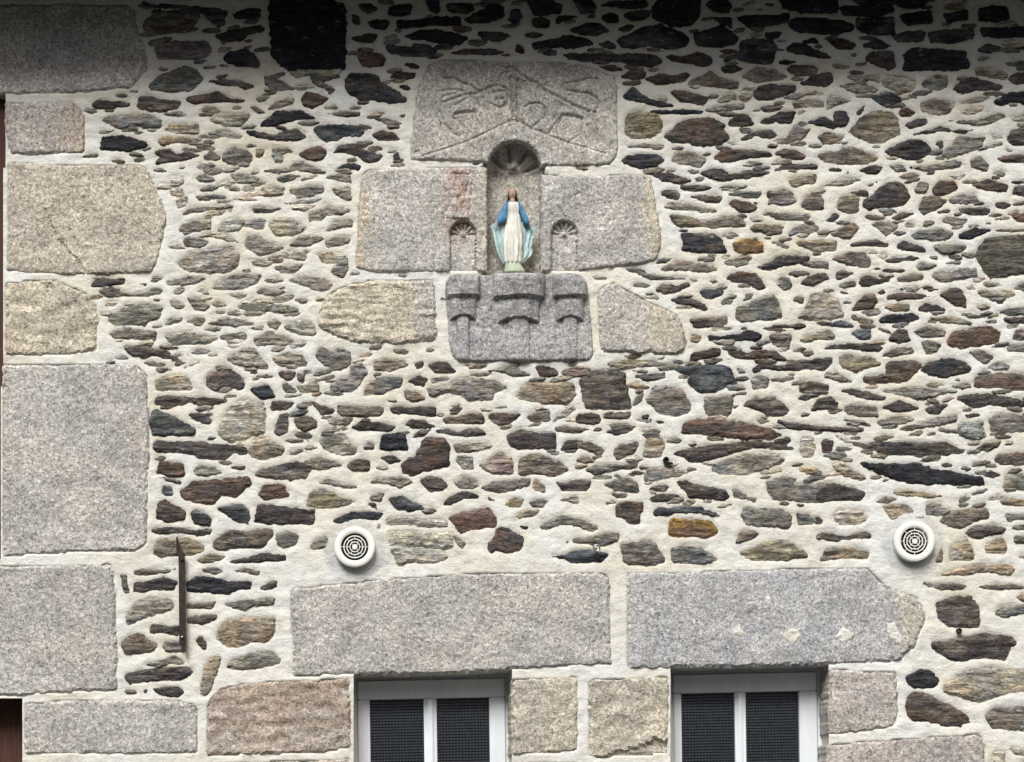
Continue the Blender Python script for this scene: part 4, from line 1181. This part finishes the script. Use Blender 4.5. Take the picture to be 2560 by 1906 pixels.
def rel_ped(vx, vy, dist):
    h = np.zeros(vx.shape)
    for P, w_, dp in GROOVES: h -= dp * np.exp(-(seg_dist(vx, vy, P, False) / w_) ** 2)
    for P in BEASTS: h += np.where(inside(vx, vy, P), 0.004 * np.clip(seg_dist(vx, vy, P, True) / 10, 0, 1) ** .6, 0)
    g = GROOVES[0][0]; gy = np.interp(vx, [p[0] for p in g], [p[1] for p in g])
    return h * 1.2 - 0.006 * np.clip((gy - vy) / 8, 0, 1) + 0.004 * np.clip(1 - np.abs(seg_dist(vx, vy, GROOVES[4][0], False) - 7) / 6, 0, 1)
def side_niche(vx, vy, cx, hw, top):
    sp_ = top + hw * 1.05
    up = np.clip(sp_ - vy, 0, None); r_ = np.hypot((vx - cx) / hw, up / (hw * 1.05))
    prof = np.sqrt(np.clip(1 - np.minimum(r_, 1) ** 2, 0, 1)); m = (r_ < 1) & (vy < 690)
    h = np.where(m, -0.010 - 0.020 * prof ** .5, 0)
    for k in range(7):
        a_ = math.radians(8 + k * 27.3); g = [(cx + 9 * math.cos(a_), sp_ - 9 * math.sin(a_)), (cx + hw * .97 * math.cos(a_), sp_ - hw * .97 * math.sin(a_))]
        h -= 0.014 * np.exp(-(seg_dist(vx, vy, g, False) / 2.4) ** 2)
    for s in (-1, 1): h -= 0.010 * np.exp(-(seg_dist(vx, vy, [(cx + s * hw, sp_), (cx + s * hw, 690)], False) / 2.6) ** 2)
    rim = [(cx + hw * math.cos(a_), sp_ - hw * 1.05 * math.sin(a_)) for a_ in np.linspace(0, math.pi, 17)]
    h -= 0.012 * np.exp(-(seg_dist(vx, vy, rim, False) / 2.6) ** 2)
    return h + 0.016 * np.exp(-(np.hypot(vx - cx, vy - sp_ + 2) / 8) ** 2)
def rel_left(vx, vy, dist):
    h = side_niche(vx, vy, 1158, 32, 554)
    for P, w_, dp in (([(1176, 432), (1166, 480)], 3, .010), ([(1184, 432), (1176, 500), (1172, 560)], 2.5, .007), ([(1132, 437), (1168, 438)], 3, .008),
                      ([(1108, 470), (1130, 500), (1118, 530)], 4, .006), ([(1146, 500), (1140, 548)], 4, .005), ([(1206, 590), (1206, 612)], 7, .008), ([(1086, 640), (1086, 682)], 2.5, .008)):
        h -= dp * np.exp(-(seg_dist(vx, vy, P, False) / w_) ** 2)
    return h + (0.010 + .010 * pnoise(vx, vy, 14, 14, 4)) * np.exp(-((vx - 1145) / 26) ** 2) * ((vy > 440) & (vy < 548))
def rel_right(vx, vy, dist):
    h = side_niche(vx, vy, 1411, 32, 553)
    for P, w_, dp in (([(1395, 520), (1412, 548)], 4, .008), ([(1436, 490), (1450, 486)], 3, .006), ([(1408, 440), (1412, 520)], 3, .004)):
        h -= dp * np.exp(-(seg_dist(vx, vy, P, False) / w_) ** 2)
    return h
def rel_corb(vx, vy, dist):
    h = np.zeros(vx.shape)
    for c, w1, w2, w3, d1, y1, y2 in ((1296, 66, 52, 27, .07, 744, 796), (1157, 42, 33, 17, .058, 742, 790), (1424, 44, 34, 19, .058, 742, 792)):
        dx = vx - c
        e1 = np.sqrt(np.clip(1 - (dx / w1) ** 2, 0, 1)); e2 = np.sqrt(np.clip(1 - (dx / w2) ** 2, 0, 1)); e3 = np.sqrt(np.clip(1 - (dx / w3) ** 2, 0, 1))
        b1 = y1 + 3 * pnoise(vx, vy, 40, 40, c * .1); b2 = y2 + 12 * (dx / w2) ** 2
        lip = np.clip((vy - 686) / 22, 0, 1) ** .5
        A_ = d1 * e1 * (0.55 + .45 * lip); B_ = d1 * .66 * e2 * np.clip(1.1 - .25 * (vy - b1) / 50, 0, 1); C_ = d1 * .36 * e3 * np.clip(1.05 - .5 * (vy - b2) / 110, 0, 1)
        t1 = np.clip((vy - b1) / 9, 0, 1); t2 = np.clip((vy - b2) / 3.5, 0, 1); hh = A_ * (1 - t1) + B_ * t1 * (1 - t2) + C_ * t2
        h = np.maximum(h, hh)
    return h
def t_left(vx, vy, c):
    m = np.exp(-((vx - 1146) / 34) ** 2) * np.clip((640 - vy) / 60, 0, 1) * np.clip(.75 + 1.2 * pnoise(vx, vy, 22, 22, 3), 0, 1)
    c = blend(c, m * .9, (.45, .315, .26)); c = blend(c, (940 - vx + 40 * pnoise(vx, vy, 30, 30, 8)) / 40, (.58, .51, .41))
    return blend(c, np.clip((vx - 1188) / 12, 0, 1) * .7, (.55, .51, .43))
def t_right(vx, vy, c): return blend(c, (vx - 1606 + 22 * pnoise(vx, vy, 30, 30, 8)) / 14, (.58, .53, .43))
def t_f1(vx, vy, c): return blend(c, (vx - 1030 + 30 * pnoise(vx, vy, 30, 40, 1)) / 14, (.50, .465, .44))
def t_f2(vx, vy, c): return blend(c, (vx - 1590 + 40 * pnoise(vx, vy, 40, 40, 1)) / 40, (.54, .485, .41))
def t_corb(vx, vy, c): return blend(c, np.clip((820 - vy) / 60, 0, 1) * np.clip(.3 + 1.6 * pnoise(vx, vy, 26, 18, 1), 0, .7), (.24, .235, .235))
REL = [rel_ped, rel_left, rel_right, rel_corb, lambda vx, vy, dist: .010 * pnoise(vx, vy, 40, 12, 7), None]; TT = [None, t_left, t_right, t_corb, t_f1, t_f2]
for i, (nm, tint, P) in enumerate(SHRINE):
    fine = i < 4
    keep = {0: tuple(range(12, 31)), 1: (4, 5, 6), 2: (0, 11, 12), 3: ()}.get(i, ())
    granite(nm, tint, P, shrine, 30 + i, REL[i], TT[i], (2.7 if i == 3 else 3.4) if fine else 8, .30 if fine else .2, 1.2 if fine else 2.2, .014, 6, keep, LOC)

# the hollow itself: a half-round recess under a fluted shell
nd = 0.10
us = np.linspace(0, math.pi, 121); V = []; C = []; F = []
rows = []
zl = list(np.linspace(705, NS, 40))
for y in zl:
    r_ = []
    for u in us:
        cx_, sn = math.cos(u), math.sin(u)
        px = NX + 72 * np.sign(cx_) * abs(cx_) ** .62; dy = nd * sn ** .55 + 0.004 * nz(px / 14, y / 14, 5)
        r_.append((px, dy, y))
    rows.append(r_)
for k in range(1, 41):
    e = k / 40 * math.pi / 2
    r_ = []
    for u in us:
        cx_, sn = math.cos(u), math.sin(u)
        px = NX + 72 * np.sign(cx_) * abs(cx_) ** (.62 + .38 * math.sin(e)) * math.cos(e); y = NS - 70 * math.sin(e)
        dy = nd * (sn ** .55) * math.cos(e) ** 1.15
        a_ = math.atan2(NS + 8 - y, px - NX); fl = abs(math.cos(a_ * 4.5)); rr = math.hypot(px - NX, y - NS - 8) / 66
        dy += (0.030 * (1 - fl) ** 2 - .012) * min(1, max(0, rr * 2.2 - .5)) * min(1, dy / .03)
        dy -= 0.030 * math.exp(-(math.hypot(px - NX, y - NS + 14) / 11) ** 2)
        r_.append((px, max(dy, 0), y))
    rows.append(r_)
for r_ in rows:
    for px, dy, y in r_:
        V.append((X(px) - LOC[0], dy + .004, Z(y) - LOC[2]))
        k = 1 + .35 * nz(px / 30, y / 30, 9)
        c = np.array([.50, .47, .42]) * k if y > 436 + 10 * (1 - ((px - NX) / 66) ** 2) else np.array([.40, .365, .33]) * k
        jm = max(0, 1 - abs(y - 432 - 9 * (1 - ((px - NX) / 66) ** 2)) / 5); jm = max(jm, (abs(px - NX + 4) < 4) * (435 < y < 500))
        C.append(tuple(c * (1 - jm) + np.array([.60, .57, .47]) * jm))
n = len(us)
for j in range(len(rows) - 1):
    for i in range(n - 1): F.append((j * n + i, j * n + i + 1, (j + 1) * n + i + 1, (j + 1) * n + i))
link('niche_hollow', mesh('niche_hollow', V, F, C), M_GRANITE, shrine, True)
bm = bmesh.new(); box(bm, X(NX - 64), X(NX + 64), 0.004, 0.17, Z(712), Z(689)); o = bm_obj('niche_floor', bm, M_GRANITE, shrine, False, tuple(-q for q in LOC))
a = o.data.color_attributes.new('Col', 'FLOAT_COLOR', 'POINT'); a.data.foreach_set('color', [.42, .41, .40, 1] * len(o.data.vertices))

# ------------------------------------------------------------------ the statue
SL = (X(1284.5), 0.0, Z(683))
statue = thing('painted_statue', 'painted statue of a robed woman in blue mantle standing in the granite niche', 'statue', SL)
statue.scale = (1.09, 1, 1)
U = 0.002 / 5.9 * 1.02
def sx(p): return (p - 735) * U
def sz(p): return (1425 - p) * U
def loft(rings, name, mat, fold=0.0, nf=9, n=48, parent=statue, cx=735, yoff=0.0, dr=.62):
    V, F = [], []
    for (y, c, hw, fl) in rings:
        for i in range(n):
            a = 2 * math.pi * i / n; k = 1 + fold * fl * math.cos(a * nf + .7 * math.sin(y / 90))
            V.append((sx(c) + hw * U * math.cos(a) * k, yoff + hw * U * dr * math.sin(a) * k, sz(y)))
    for j in range(len(rings) - 1):
        for i in range(n): F.append((j * n + (i + 1) % n, j * n + i, (j + 1) * n + i, (j + 1) * n + (i + 1) % n))
    F.append(tuple(range(n))); F.append(tuple(reversed(range((len(rings) - 1) * n, len(rings) * n))))
    return link(name, mesh(name, V, F), mat, parent, True)
loft([(1425, 745, 138, 0), (1400, 745, 140, 0), (1372, 742, 132, 0), (1340, 732, 118, 0), (1300, 726, 104, 0), (1262, 726, 92, 0), (1240, 726, 50, 0)], 'plinth', M_BASE, 0.02, 7)
loft([(1290, 728, 98, 1), (1250, 728, 108, 1), (1150, 728, 118, 1), (1000, 728, 120, 1), (850, 730, 114, .9), (700, 728, 100, .7), (600, 726, 88, .5), (556, 724, 82, .1), (545, 724, 84, .1),
      (500, 722, 92, .2), (450, 720, 96, .2), (418, 720, 88, .1), (402, 718, 52, 0), (394, 717, 40, 0)], 'gown', M_GOWN, 0.17, 11)
hd = loft([(415, 716, 44, 0), (385, 716, 38, 0), (362, 716, 34, 0), (350, 715, 32, 0), (336, 714, 40, 0), (318, 713, 48, 0), (295, 713, 53, 0), (270, 713, 55, 0), (245, 713, 53, 0), (225, 713, 44, 0), (210, 713, 26, 0)], 'head', M_SKIN, 0, 1, 40, dr=.95)
for v in hd.data.vertices:                    # nose, eye hollows, mouth
    zz = 1425 - v.co.z / U; xx = v.co.x / U + 735 - 713
    if v.co.y < 0:
        v.co.y -= U * (15 * math.exp(-(xx / 8) ** 2 - ((zz - 302) / 11) ** 2) + 7 * math.exp(-(xx / 7) ** 2 - ((zz - 284) / 14) ** 2))
        v.co.y += U * 9 * (math.exp(-((xx - 19) / 9) ** 2 - ((zz - 280) / 7) ** 2) + math.exp(-((xx + 19) / 9) ** 2 - ((zz - 280) / 7) ** 2))
        v.co.y -= U * 5 * math.exp(-(xx / 14) ** 2 - ((zz - 324) / 5) ** 2)
for s in (-1, 1):                             # painted eyes
    bm = bmesh.new(); bmesh.ops.create_uvsphere(bm, u_segments=10, v_segments=6, radius=6 * U)
    bmesh.ops.scale(bm, vec=(1.3, .5, .7), verts=bm.verts[:]); bm_obj('eye', bm, M_HAIR, hd, True, (sx(713 + s * 19), -44 * U, sz(281)))
def grid_sheet(pts, name, mat, th, parent=statue):
    """rows of points -> a sheet with thickness"""
    n = len(pts[0]); V = [q for r_ in pts for q in r_] + [(x, y + th, z) for r_ in pts for (x, y, z) in r_]; m = len(pts) * n; F = []
    for j in range(len(pts) - 1):
        for i in range(n - 1):
            a = (j * n + i, j * n + i + 1, (j + 1) * n + i + 1, (j + 1) * n + i); F.append(a); F.append(tuple(m + q for q in reversed(a)))
    rim = [j * n for j in range(len(pts))] + [(len(pts) - 1) * n + i for i in range(1, n)] + [j * n + n - 1 for j in range(len(pts) - 2, -1, -1)] + [i for i in range(n - 2, 0, -1)]
    for k in range(len(rim)):
        a, b_ = rim[k], rim[(k + 1) % len(rim)]; F.append((b_, a, a + m, b_ + m))
    bm = bmesh.new(); vs = [bm.verts.new(q) for q in V]
    for f in F: bm.faces.new([vs[q] for q in f])
    return bm_obj(name, bm, mat, parent, True)
# hair: a shell over the crown and two falls to the shoulders
rows = []
for k in range(15):
    y = 203 + k * 15; hw = [22, 42, 52, 56, 58, 59, 59, 60, 61, 64, 68, 73, 78, 82, 85][k]
    cut = 0.30 if k < 1 else (0.95 if k < 3 else 1.05)
    r_ = []
    for i in range(25):
        a = -math.pi / 2 + cut + (2 * math.pi - 2 * cut) * i / 24
        r_.append((sx(716 + (k > 9) * (k - 9) * 1.5) + hw * U * math.cos(a) * (1 + .03 * math.cos(i * 3)), hw * U * (.95 if k < 9 else .7) * math.sin(a), sz(y)))
    rows.append(r_)
grid_sheet(rows, 'hair', M_HAIR, 5 * U)
def wing(edge, inner, name, mat, y0, wav, ph):
    rows = []
    for (y, xo), (_, xi) in zip(edge, inner):
        r_ = []
        for i in range(17):
            t_ = i / 16; x = xi + (xo - xi) * t_
            r_.append((sx(x), y0 + wav * U * math.sin(t_ * 15 + ph) * t_ ** .5 - 34 * U * (1 - t_), sz(y)))
        rows.append(r_)
    if edge[0][1] < inner[0][1]: rows = [list(reversed(r_)) for r_ in rows]
    return grid_sheet(rows, name, mat, 12 * U)
def curve(pts, ys): return [(y, float(np.interp(y, [p[0] for p in pts], [p[1] for p in pts])) ) for y in ys]
ys = np.concatenate([np.linspace(690, 1290, 31)])
jag = lambda e, s: [(y, x + s * 9 * nz(y / 28.0, s, 4)) for y, x in e]
wing(jag(curve([(690, 470), (735, 425), (800, 450), (900, 478), (1000, 490), (1110, 520), (1200, 560), (1290, 605)], ys), -1), curve([(690, 640), (900, 640), (1290, 690)], ys), 'cloak', M_CLOAK, 0.012, 24, .6)
wing(jag(curve([(690, 985), (720, 1012), (800, 1022), (890, 1008), (940, 985), (1000, 985), (1040, 960), (1100, 992), (1160, 975), (1230, 900), (1290, 860)], ys), 1), curve([(690, 830), (900, 850), (1290, 790)], ys), 'cloak', M_CLOAK, 0.012, 24, 2.0)
def tube(pts, name, mat, parent=statue, n=20):
    V, F = [], []
    for (x, yy, y, rx, ry, ax) in pts:
        for i in range(n):
            a = 2 * math.pi * i / n; u = rx * U * math.cos(a)
            V.append((sx(x) + u * math.cos(ax), yy * U + ry * U * math.sin(a), sz(y) - u * math.sin(ax)))
    for j in range(len(pts) - 1):
        for i in range(n): F.append((j * n + i, j * n + (i + 1) % n, (j + 1) * n + (i + 1) % n, (j + 1) * n + i))
    F.append(tuple(reversed(range(n)))); F.append(tuple(range((len(pts) - 1) * n, len(pts) * n)))
    return link(name, mesh(name, V, F), mat, parent, True)
tube([(660, 0, 392, 20, 40, -.5), (640, -4, 430, 40, 52, -.4), (612, -8, 500, 50, 56, -.3), (590, -16, 580, 62, 58, -.2), (576, -26, 650, 66, 54, -.15), (574, -30, 700, 66, 46, -.2), (574, -30, 712, 50, 30, -.2)], 'mantle', M_BLUE)
tube([(788, 0, 398, 18, 40, .5), (812, -4, 440, 34, 52, .45), (842, -8, 520, 44, 56, .4), (868, -16, 600, 50, 58, .35), (888, -26, 670, 54, 54, .3), (892, -30, 725, 48, 46, .35), (890, -30, 740, 36, 30, .35)], 'mantle', M_BLUE)
rows = [[(sx(725 + 105 * math.cos(a) * k_), 40 * U * math.sin(a) + 10 * U, sz(y)) for a in np.linspace(-.25, math.pi + .25, 17)] for y, k_ in ((385, .62), (430, .95), (520, 1.12), (640, 1.25), (760, 1.3))]
grid_sheet(rows, 'mantle_back', M_BLUE, 8 * U)
for s, hx in ((-1, 500), (1, 962)):           # open hands, palms forward, five fingers each
    tube([(hx - s * 34, -34, 690, 15, 11, s * .6), (hx - s * 16, -38, 706, 19, 10, s * .7), (hx, -40, 724, 21, 9, s * .8), (hx + s * 8, -40, 736, 15, 7, s * .8)], 'hand', M_SKIN, n=12)
    h_ = COL.objects[-1]
    for k in range(4):
        fx = hx - s * 10 + s * k * 9; L = (24, 30, 28, 20)[k]; fy = 742 - k * 5
        tube([(fx, -40, fy - 8, 5, 5, 0), (fx + s * 3, -43, fy + L * .5, 4.5, 4.5, 0), (fx + s * 4, -50, fy + L, 3, 3, 0)], 'finger', M_SKIN, h_, 8)
    tube([(hx - s * 22, -44, 706, 6, 5, 0), (hx - s * 26, -54, 722, 5, 5, 0), (hx - s * 24, -60, 736, 3, 3, 0)], 'thumb', M_SKIN, h_, 8)

# ------------------------------------------------------------------ windows, set back in their openings
def deep(px, py, d):
    """where the sight line through a wall-face pixel meets the plane d behind the face"""
    k = (d - CY) / -CY; return CX + (X(px) - CX) * k, CZ + (Z(py) - CZ) * k
def pbox(bm, x0, x1, y0, y1, d0, d1, cx, bev=.004):
    """a bar between photograph columns x0..x1 and rows y0..y1 (tilted with its window), from depth d0 back to d1"""
    (ax, az), (bx_, bz) = deep(x0, y1 - (x0 - cx) * .021, d0), deep(x1, y0 - (x1 - cx) * .021, d0)
    t0 = len(bm.verts); ns = bmesh.new(); box(ns, ax, bx_, d0, d1, 0, 1, 0)
    for v in ns.verts:
        top = v.co.z > .5; px = x0 if abs(v.co.x - ax) < 1e-6 else x1
        v.co.z = deep(px, (y0 if top else y1) - (px - cx) * .021, d0)[1]; v.co.x += ((y0 if top else y1) - 1800) * K * .014
    if bev: bmesh.ops.bevel(ns, geom=ns.edges[:], offset=bev, segments=2, affect='EDGES')
    me = bpy.data.meshes.new('t'); ns.to_mesh(me); ns.free(); bm.from_mesh(me); bpy.data.meshes.remove(me)
def window(cx, xs, yt):
    """xs: frame left, pane left/right, pane left/right, frame right; yt: rail top, glass top"""
    L, a0, a1, b0, b1, Rr = xs; yb = 2230
    w_ = bpy.data.objects.new('window', None); COL.objects.link(w_); w_.parent = house
    bm = bmesh.new()
    pbox(bm, L - 8, Rr + 26, yt - 18, yt + 3, .200, .26, cx); pbox(bm, L - 8, L + 7, yt, yb, .195, .26, cx); pbox(bm, Rr - 2, Rr + 22, yt, yb, .195, .26, cx)
    bm_obj('frame', bm, M_FRAME, w_)
    bm = bmesh.new()
    pbox(bm, L + 8, Rr - 3, yt + 4, (yt + yb * 0 + 0) + (xs[6] if len(xs) > 6 else 50), .178, .24, cx)
    bm_obj('top_rail', bm, M_FRAME, w_)
    g = yt + 50
    bm = bmesh.new(); pbox(bm, L + 8, a0, g + 1, yb, .180, .24, cx); bm_obj('stile', bm, M_FRAME, w_)
    bm = bmesh.new(); pbox(bm, b1, Rr - 3, g + 1, yb, .180, .24, cx); bm_obj('stile', bm, M_FRAME, w_)
    bm = bmesh.new(); pbox(bm, a1, b0, g + 1, yb, .180, .24, cx); pbox(bm, a1 + 8, b0 - 9, g + 1, yb, .166, .179, cx); bm_obj('mullion', bm, M_FRAME, w_)
    for p0, p1 in ((a0, a1), (b0, b1)):
        bm = bmesh.new(); pbox(bm, p0 - 3, p1 + 3, g - 3, yb, .205, .209, cx, 0); bm_obj('pane', bm, M_GLASS, w_)
        bm = bmesh.new(); y = g
        while y < yb - 10:
            pbox(bm, p0 - 3, p1 + 3, y, y + 4.2, .222, .236, cx, 0); y += 7.2
        x = p0 + 2
        while x < p1: pbox(bm, x, x + 1.8, g - 3, yb, .2195, .2205, cx, 0); x += 8
        bm_obj('blind', bm, M_BLIND, w_)
    bm = bmesh.new(); pbox(bm, L - 10, Rr + 10, yt - 5, yb, .275, .285, cx, 0); bm_obj('backing', bm, M_DARK, w_)
    bm = bmesh.new(); pbox(bm, L - 20, Rr + 30, yb, yb + 26, -.04, .27, cx); bm_obj('sill', bm, M_FRAME, w_)
window(1076, (887, 925, 1060, 1092, 1224, 1266), 1696)
window(1866, (1677, 1704, 1838, 1865, 1999, 2046), 1680)
def reveal(P, name):
    V, F = [], []
    for p in P:
        for y in (0.004, .30): V.append((X(p[0]), y, Z(p[1])))
    n = len(P)
    for i in range(n): F.append((2 * i, 2 * i + 1, (2 * i + 3) % (2 * n), (2 * i + 2) % (2 * n)))
    link(name, mesh(name, V, F, [(.9, .88, .84)] * len(V)), M_MORTAR, house)
for P in OPEN[:4]: reveal(P, 'reveal')

# brown timber in the two openings on the left
def planks(name, x0, x1, y0, y1, d, n):
    bm = bmesh.new(); wd = (x1 - x0) / n
    for i in range(n): box(bm, X(x0 + i * wd) + .002, X(x0 + (i + 1) * wd) - .002, d, d + .04, Z(y1), Z(y0), .003)
    return bm_obj(name, bm, M_WOOD, house)
planks('shutter', -326, 22, 228, 1408, .07, 6)
planks('door', -326, 64, 1740, 2240, .17, 5)

# ------------------------------------------------------------------ roof: boarded eave that shades the top of the wall
ZE = Z(0) + EAVE_H
bm = bmesh.new()
for i in range(6):
    y1 = .30 - i * (.30 + EAVE_D) / 6; box(bm, X(-900), X(3500), y1 - (.30 + EAVE_D) / 6 + .002, y1, ZE, ZE + .03, .002)
sof = bm_obj('soffit', bm, M_SOFFIT, house)
bm = bmesh.new(); box(bm, X(-900), X(3500), -EAVE_D - .025, -EAVE_D - .001, ZE - .015, ZE + .16, .003); bm_obj('fascia', bm, M_SOFFIT, house)
bm = bmesh.new()
for r_ in range(14):
    for i in range(22):
        x = X(-900) + i * .4 + (r_ % 2) * .2; y = -EAVE_D - .06 + r_ * .2; z = ZE + .17 + r_ * .2
        vs = [bm.verts.new(q) for q in ((x + .004, y, z), (x + .396, y, z), (x + .396, y + .24, z + .225), (x + .004, y + .24, z + .225))]
        vs += [bm.verts.new(v.co + Vector((0, .012, -.012))) for v in vs]
        for f in ((0, 1, 2, 3), (7, 6, 5, 4), (0, 4, 5, 1), (1, 5, 6, 2), (2, 6, 7, 3), (3, 7, 4, 0)): bm.faces.new([vs[q] for q in f])
bm_obj('slates', bm, M_SLATE, house)

# ------------------------------------------------------------------ the two round vents
def ring(bm, r0, r1, y0, y1, n=64, rb=0.0):
    prof = [(r0, y1), (r0, y0 + rb), (r0 + rb, y0), (r1 - rb, y0), (r1, y0 + rb), (r1, y1)] if rb else [(r0, y1), (r0, y0), (r1, y0), (r1, y1)]
    m = len(prof); vs = []
    for i in range(n):
        a = 2 * math.pi * i / n
        vs.append([bm.verts.new((r_ * math.cos(a), y, r_ * math.sin(a))) for r_, y in prof])
    for i in range(n):
        for j in range(m): bm.faces.new((vs[i][j], vs[i][(j + 1) % m], vs[(i + 1) % n][(j + 1) % m], vs[(i + 1) % n][j]))
def disc(bm, r_, y0, y1, n=40):
    bmesh.ops.create_cone(bm, cap_ends=True, segments=n, radius1=r_, radius2=r_, depth=y1 - y0, matrix=__import__('mathutils').Matrix.Translation((0, (y0 + y1) / 2, 0)) @ __import__('mathutils').Matrix.Rotation(R(90), 4, 'X'))
VL = ['round white vent cover above the left window lintel', 'round white vent cover above the right end of the right window lintel']
for k, (vx_, vy_) in enumerate(VENTS):
    t_ = thing('vent_cover', VL[k], 'vent', (X(vx_), 0, Z(vy_)), 'round vents above the windows'); p = .002
    bm = bmesh.new(); ring(bm, 34.2 * p, 50.5 * p, -.046, .0, 64, .003); bm_obj('rim', bm, M_VENT, t_, True)
    bm = bmesh.new(); disc(bm, 35 * p, -.020, -.012); bm_obj('duct_opening', bm, M_BLACK, t_)
    bm = bmesh.new()
    for r0, r1 in ((25.9, 28.3), (18.5, 20.8), (11.2, 13.3)): ring(bm, r0 * p, r1 * p, -.046, -.040, 56)
    disc(bm, 6.6 * p, -.048, -.040, 24)
    for r0, r1, n, ph in ((6, 11, 4, .5), (13.3, 18.3, 8 if k else 6, 0.0), (20.7, 25.6, 8, .5 if k else 0.0), (28.3, 34.6, 8 if k else 2, 0.0)):
        for i in range(n):
            a = 2 * math.pi * (i + ph) / n; sub = bmesh.new(); box(sub, r0 * p, r1 * p, -.0455, -.0405, -.0011, .0011)
            bmesh.ops.rotate(sub, cent=(0, 0, 0), matrix=__import__('mathutils').Matrix.Rotation(-a, 3, 'Y'), verts=sub.verts[:])
            me = bpy.data.meshes.new('t'); sub.to_mesh(me); sub.free(); bm.from_mesh(me); bpy.data.meshes.remove(me)
    bm_obj('grille', bm, M_VENT, t_)

# ------------------------------------------------------------------ small ironwork
BL = (X(456), 0, Z(1630))
bar = thing('iron_strap', 'dark rusty iron strap fixed upright on the rubble wall left of the left window', 'strap', BL)
P = [(441, 1346), (445, 1344), (449, 1362), (455, 1384), (463, 1388), (464, 1470), (465, 1560), (466, 1629), (460, 1630), (458, 1614), (449, 1610), (448, 1500), (447, 1390), (442, 1386)]
bm = bmesh.new(); fr_ = [bm.verts.new((X(a), -.040, Z(b_))) for a, b_ in reversed(P)]; bk_ = [bm.verts.new((X(a), -.024, Z(b_))) for a, b_ in reversed(P)]
bm.faces.new(fr_); bm.faces.new(list(reversed(bk_)))
for i in range(len(P)): bm.faces.new((fr_[i], bk_[i], bk_[(i + 1) % len(P)], fr_[(i + 1) % len(P)]))
bm_obj('bar', bm, M_IRON, bar, False, tuple(-q for q in BL))
for y in (1595, 1402):
    bm = bmesh.new(); disc(bm, .007, -.047, .02, 12); bm_obj('bolt', bm, M_STEEL if y > 1500 else M_IRON, bar, True, (X(456) - BL[0], 0, Z(y) - BL[2]))
def torus(bm, r_, r2, n=28, m=10):
    vs = [[bm.verts.new(((r_ + r2 * math.cos(b_)) * math.cos(a), r2 * math.sin(b_), (r_ + r2 * math.cos(b_)) * math.sin(a))) for b_ in np.linspace(0, 2 * math.pi, m, False)] for a in np.linspace(0, 2 * math.pi, n, False)]
    for i in range(n):
        for j in range(m): bm.faces.new((vs[i][j], vs[i][(j + 1) % m], vs[(i + 1) % n][(j + 1) % m], vs[(i + 1) % n][j]))
eye = thing('eye_bolt', 'small steel eye bolt above the dark slate stone between the two window lintels', 'eye bolt', (X(1489), 0, Z(1373)))
bm = bmesh.new(); torus(bm, .015, .005); bm_obj('ring', bm, M_STEEL, eye, True, (0, -.04, 0))
bm = bmesh.new(); disc(bm, .005, -.03, .03, 12); bm_obj('shank', bm, M_STEEL, eye, True)
pipe = thing('pipe_end', 'short black pipe end in mortar below the long brown stone right of shrine', 'pipe', (X(1664), 0, Z(1151)))
bm = bmesh.new(); ring(bm, .008, .014, -.022, .03, 24); bm_obj('tube', bm, M_BLACK, pipe, True)
bm = bmesh.new(); disc(bm, .0085, -.012, .02, 20); bm_obj('bore', bm, M_DARK, pipe)
bm = bmesh.new(); box(bm, .0, .034, -.022, -.008, -.022, -.012, .003); bm_obj('clip', bm, M_BLACK, pipe)
plug = thing('wall_plug', 'small dark ring-shaped wall plug in the mortar between two brown stones on the right', 'wall plug', (X(2396), 0, Z(1578)))
bm = bmesh.new(); ring(bm, .006, .014, -.02, .02, 24, .003); bm_obj('collar', bm, M_IRON, plug, True)
bm = bmesh.new(); disc(bm, .0065, -.012, .02, 16); bm_obj('screw', bm, M_STEEL, plug, True)

# ------------------------------------------------------------------ the ground in front, and an unseen slope added to block the low sky
bm = bmesh.new(); vs = [bm.verts.new(q) for q in ((-150, -200, 0), (150, -200, 0), (150, 60, 0), (-150, 60, 0))]; bm.faces.new(vs)
g = bm_obj('ground', bm, M_ASPHALT); g['kind'] = 'structure'
M_SKY_BLOCK = simple('sky_block_green', (0.05, 0.06, 0.035), 0.95, 0.4, 2, 0.5)
V, F = [], []
for j in range(9):
    for i in range(31):
        x = -150 + i * 10; t_ = j / 8; V.append((x, -26 - 44 * t_, 26 * t_ ** .85 + (2.5 * nz(x / 22, j * .6, 2) if j else -.2)))
for j in range(8):
    for i in range(30): F.append((j * 31 + i, j * 31 + i + 1, (j + 1) * 31 + i + 1, (j + 1) * 31 + i))
g = link('sky_block_slope', mesh('sky_block_slope', V, F), M_SKY_BLOCK, None, True); g['kind'] = 'structure'
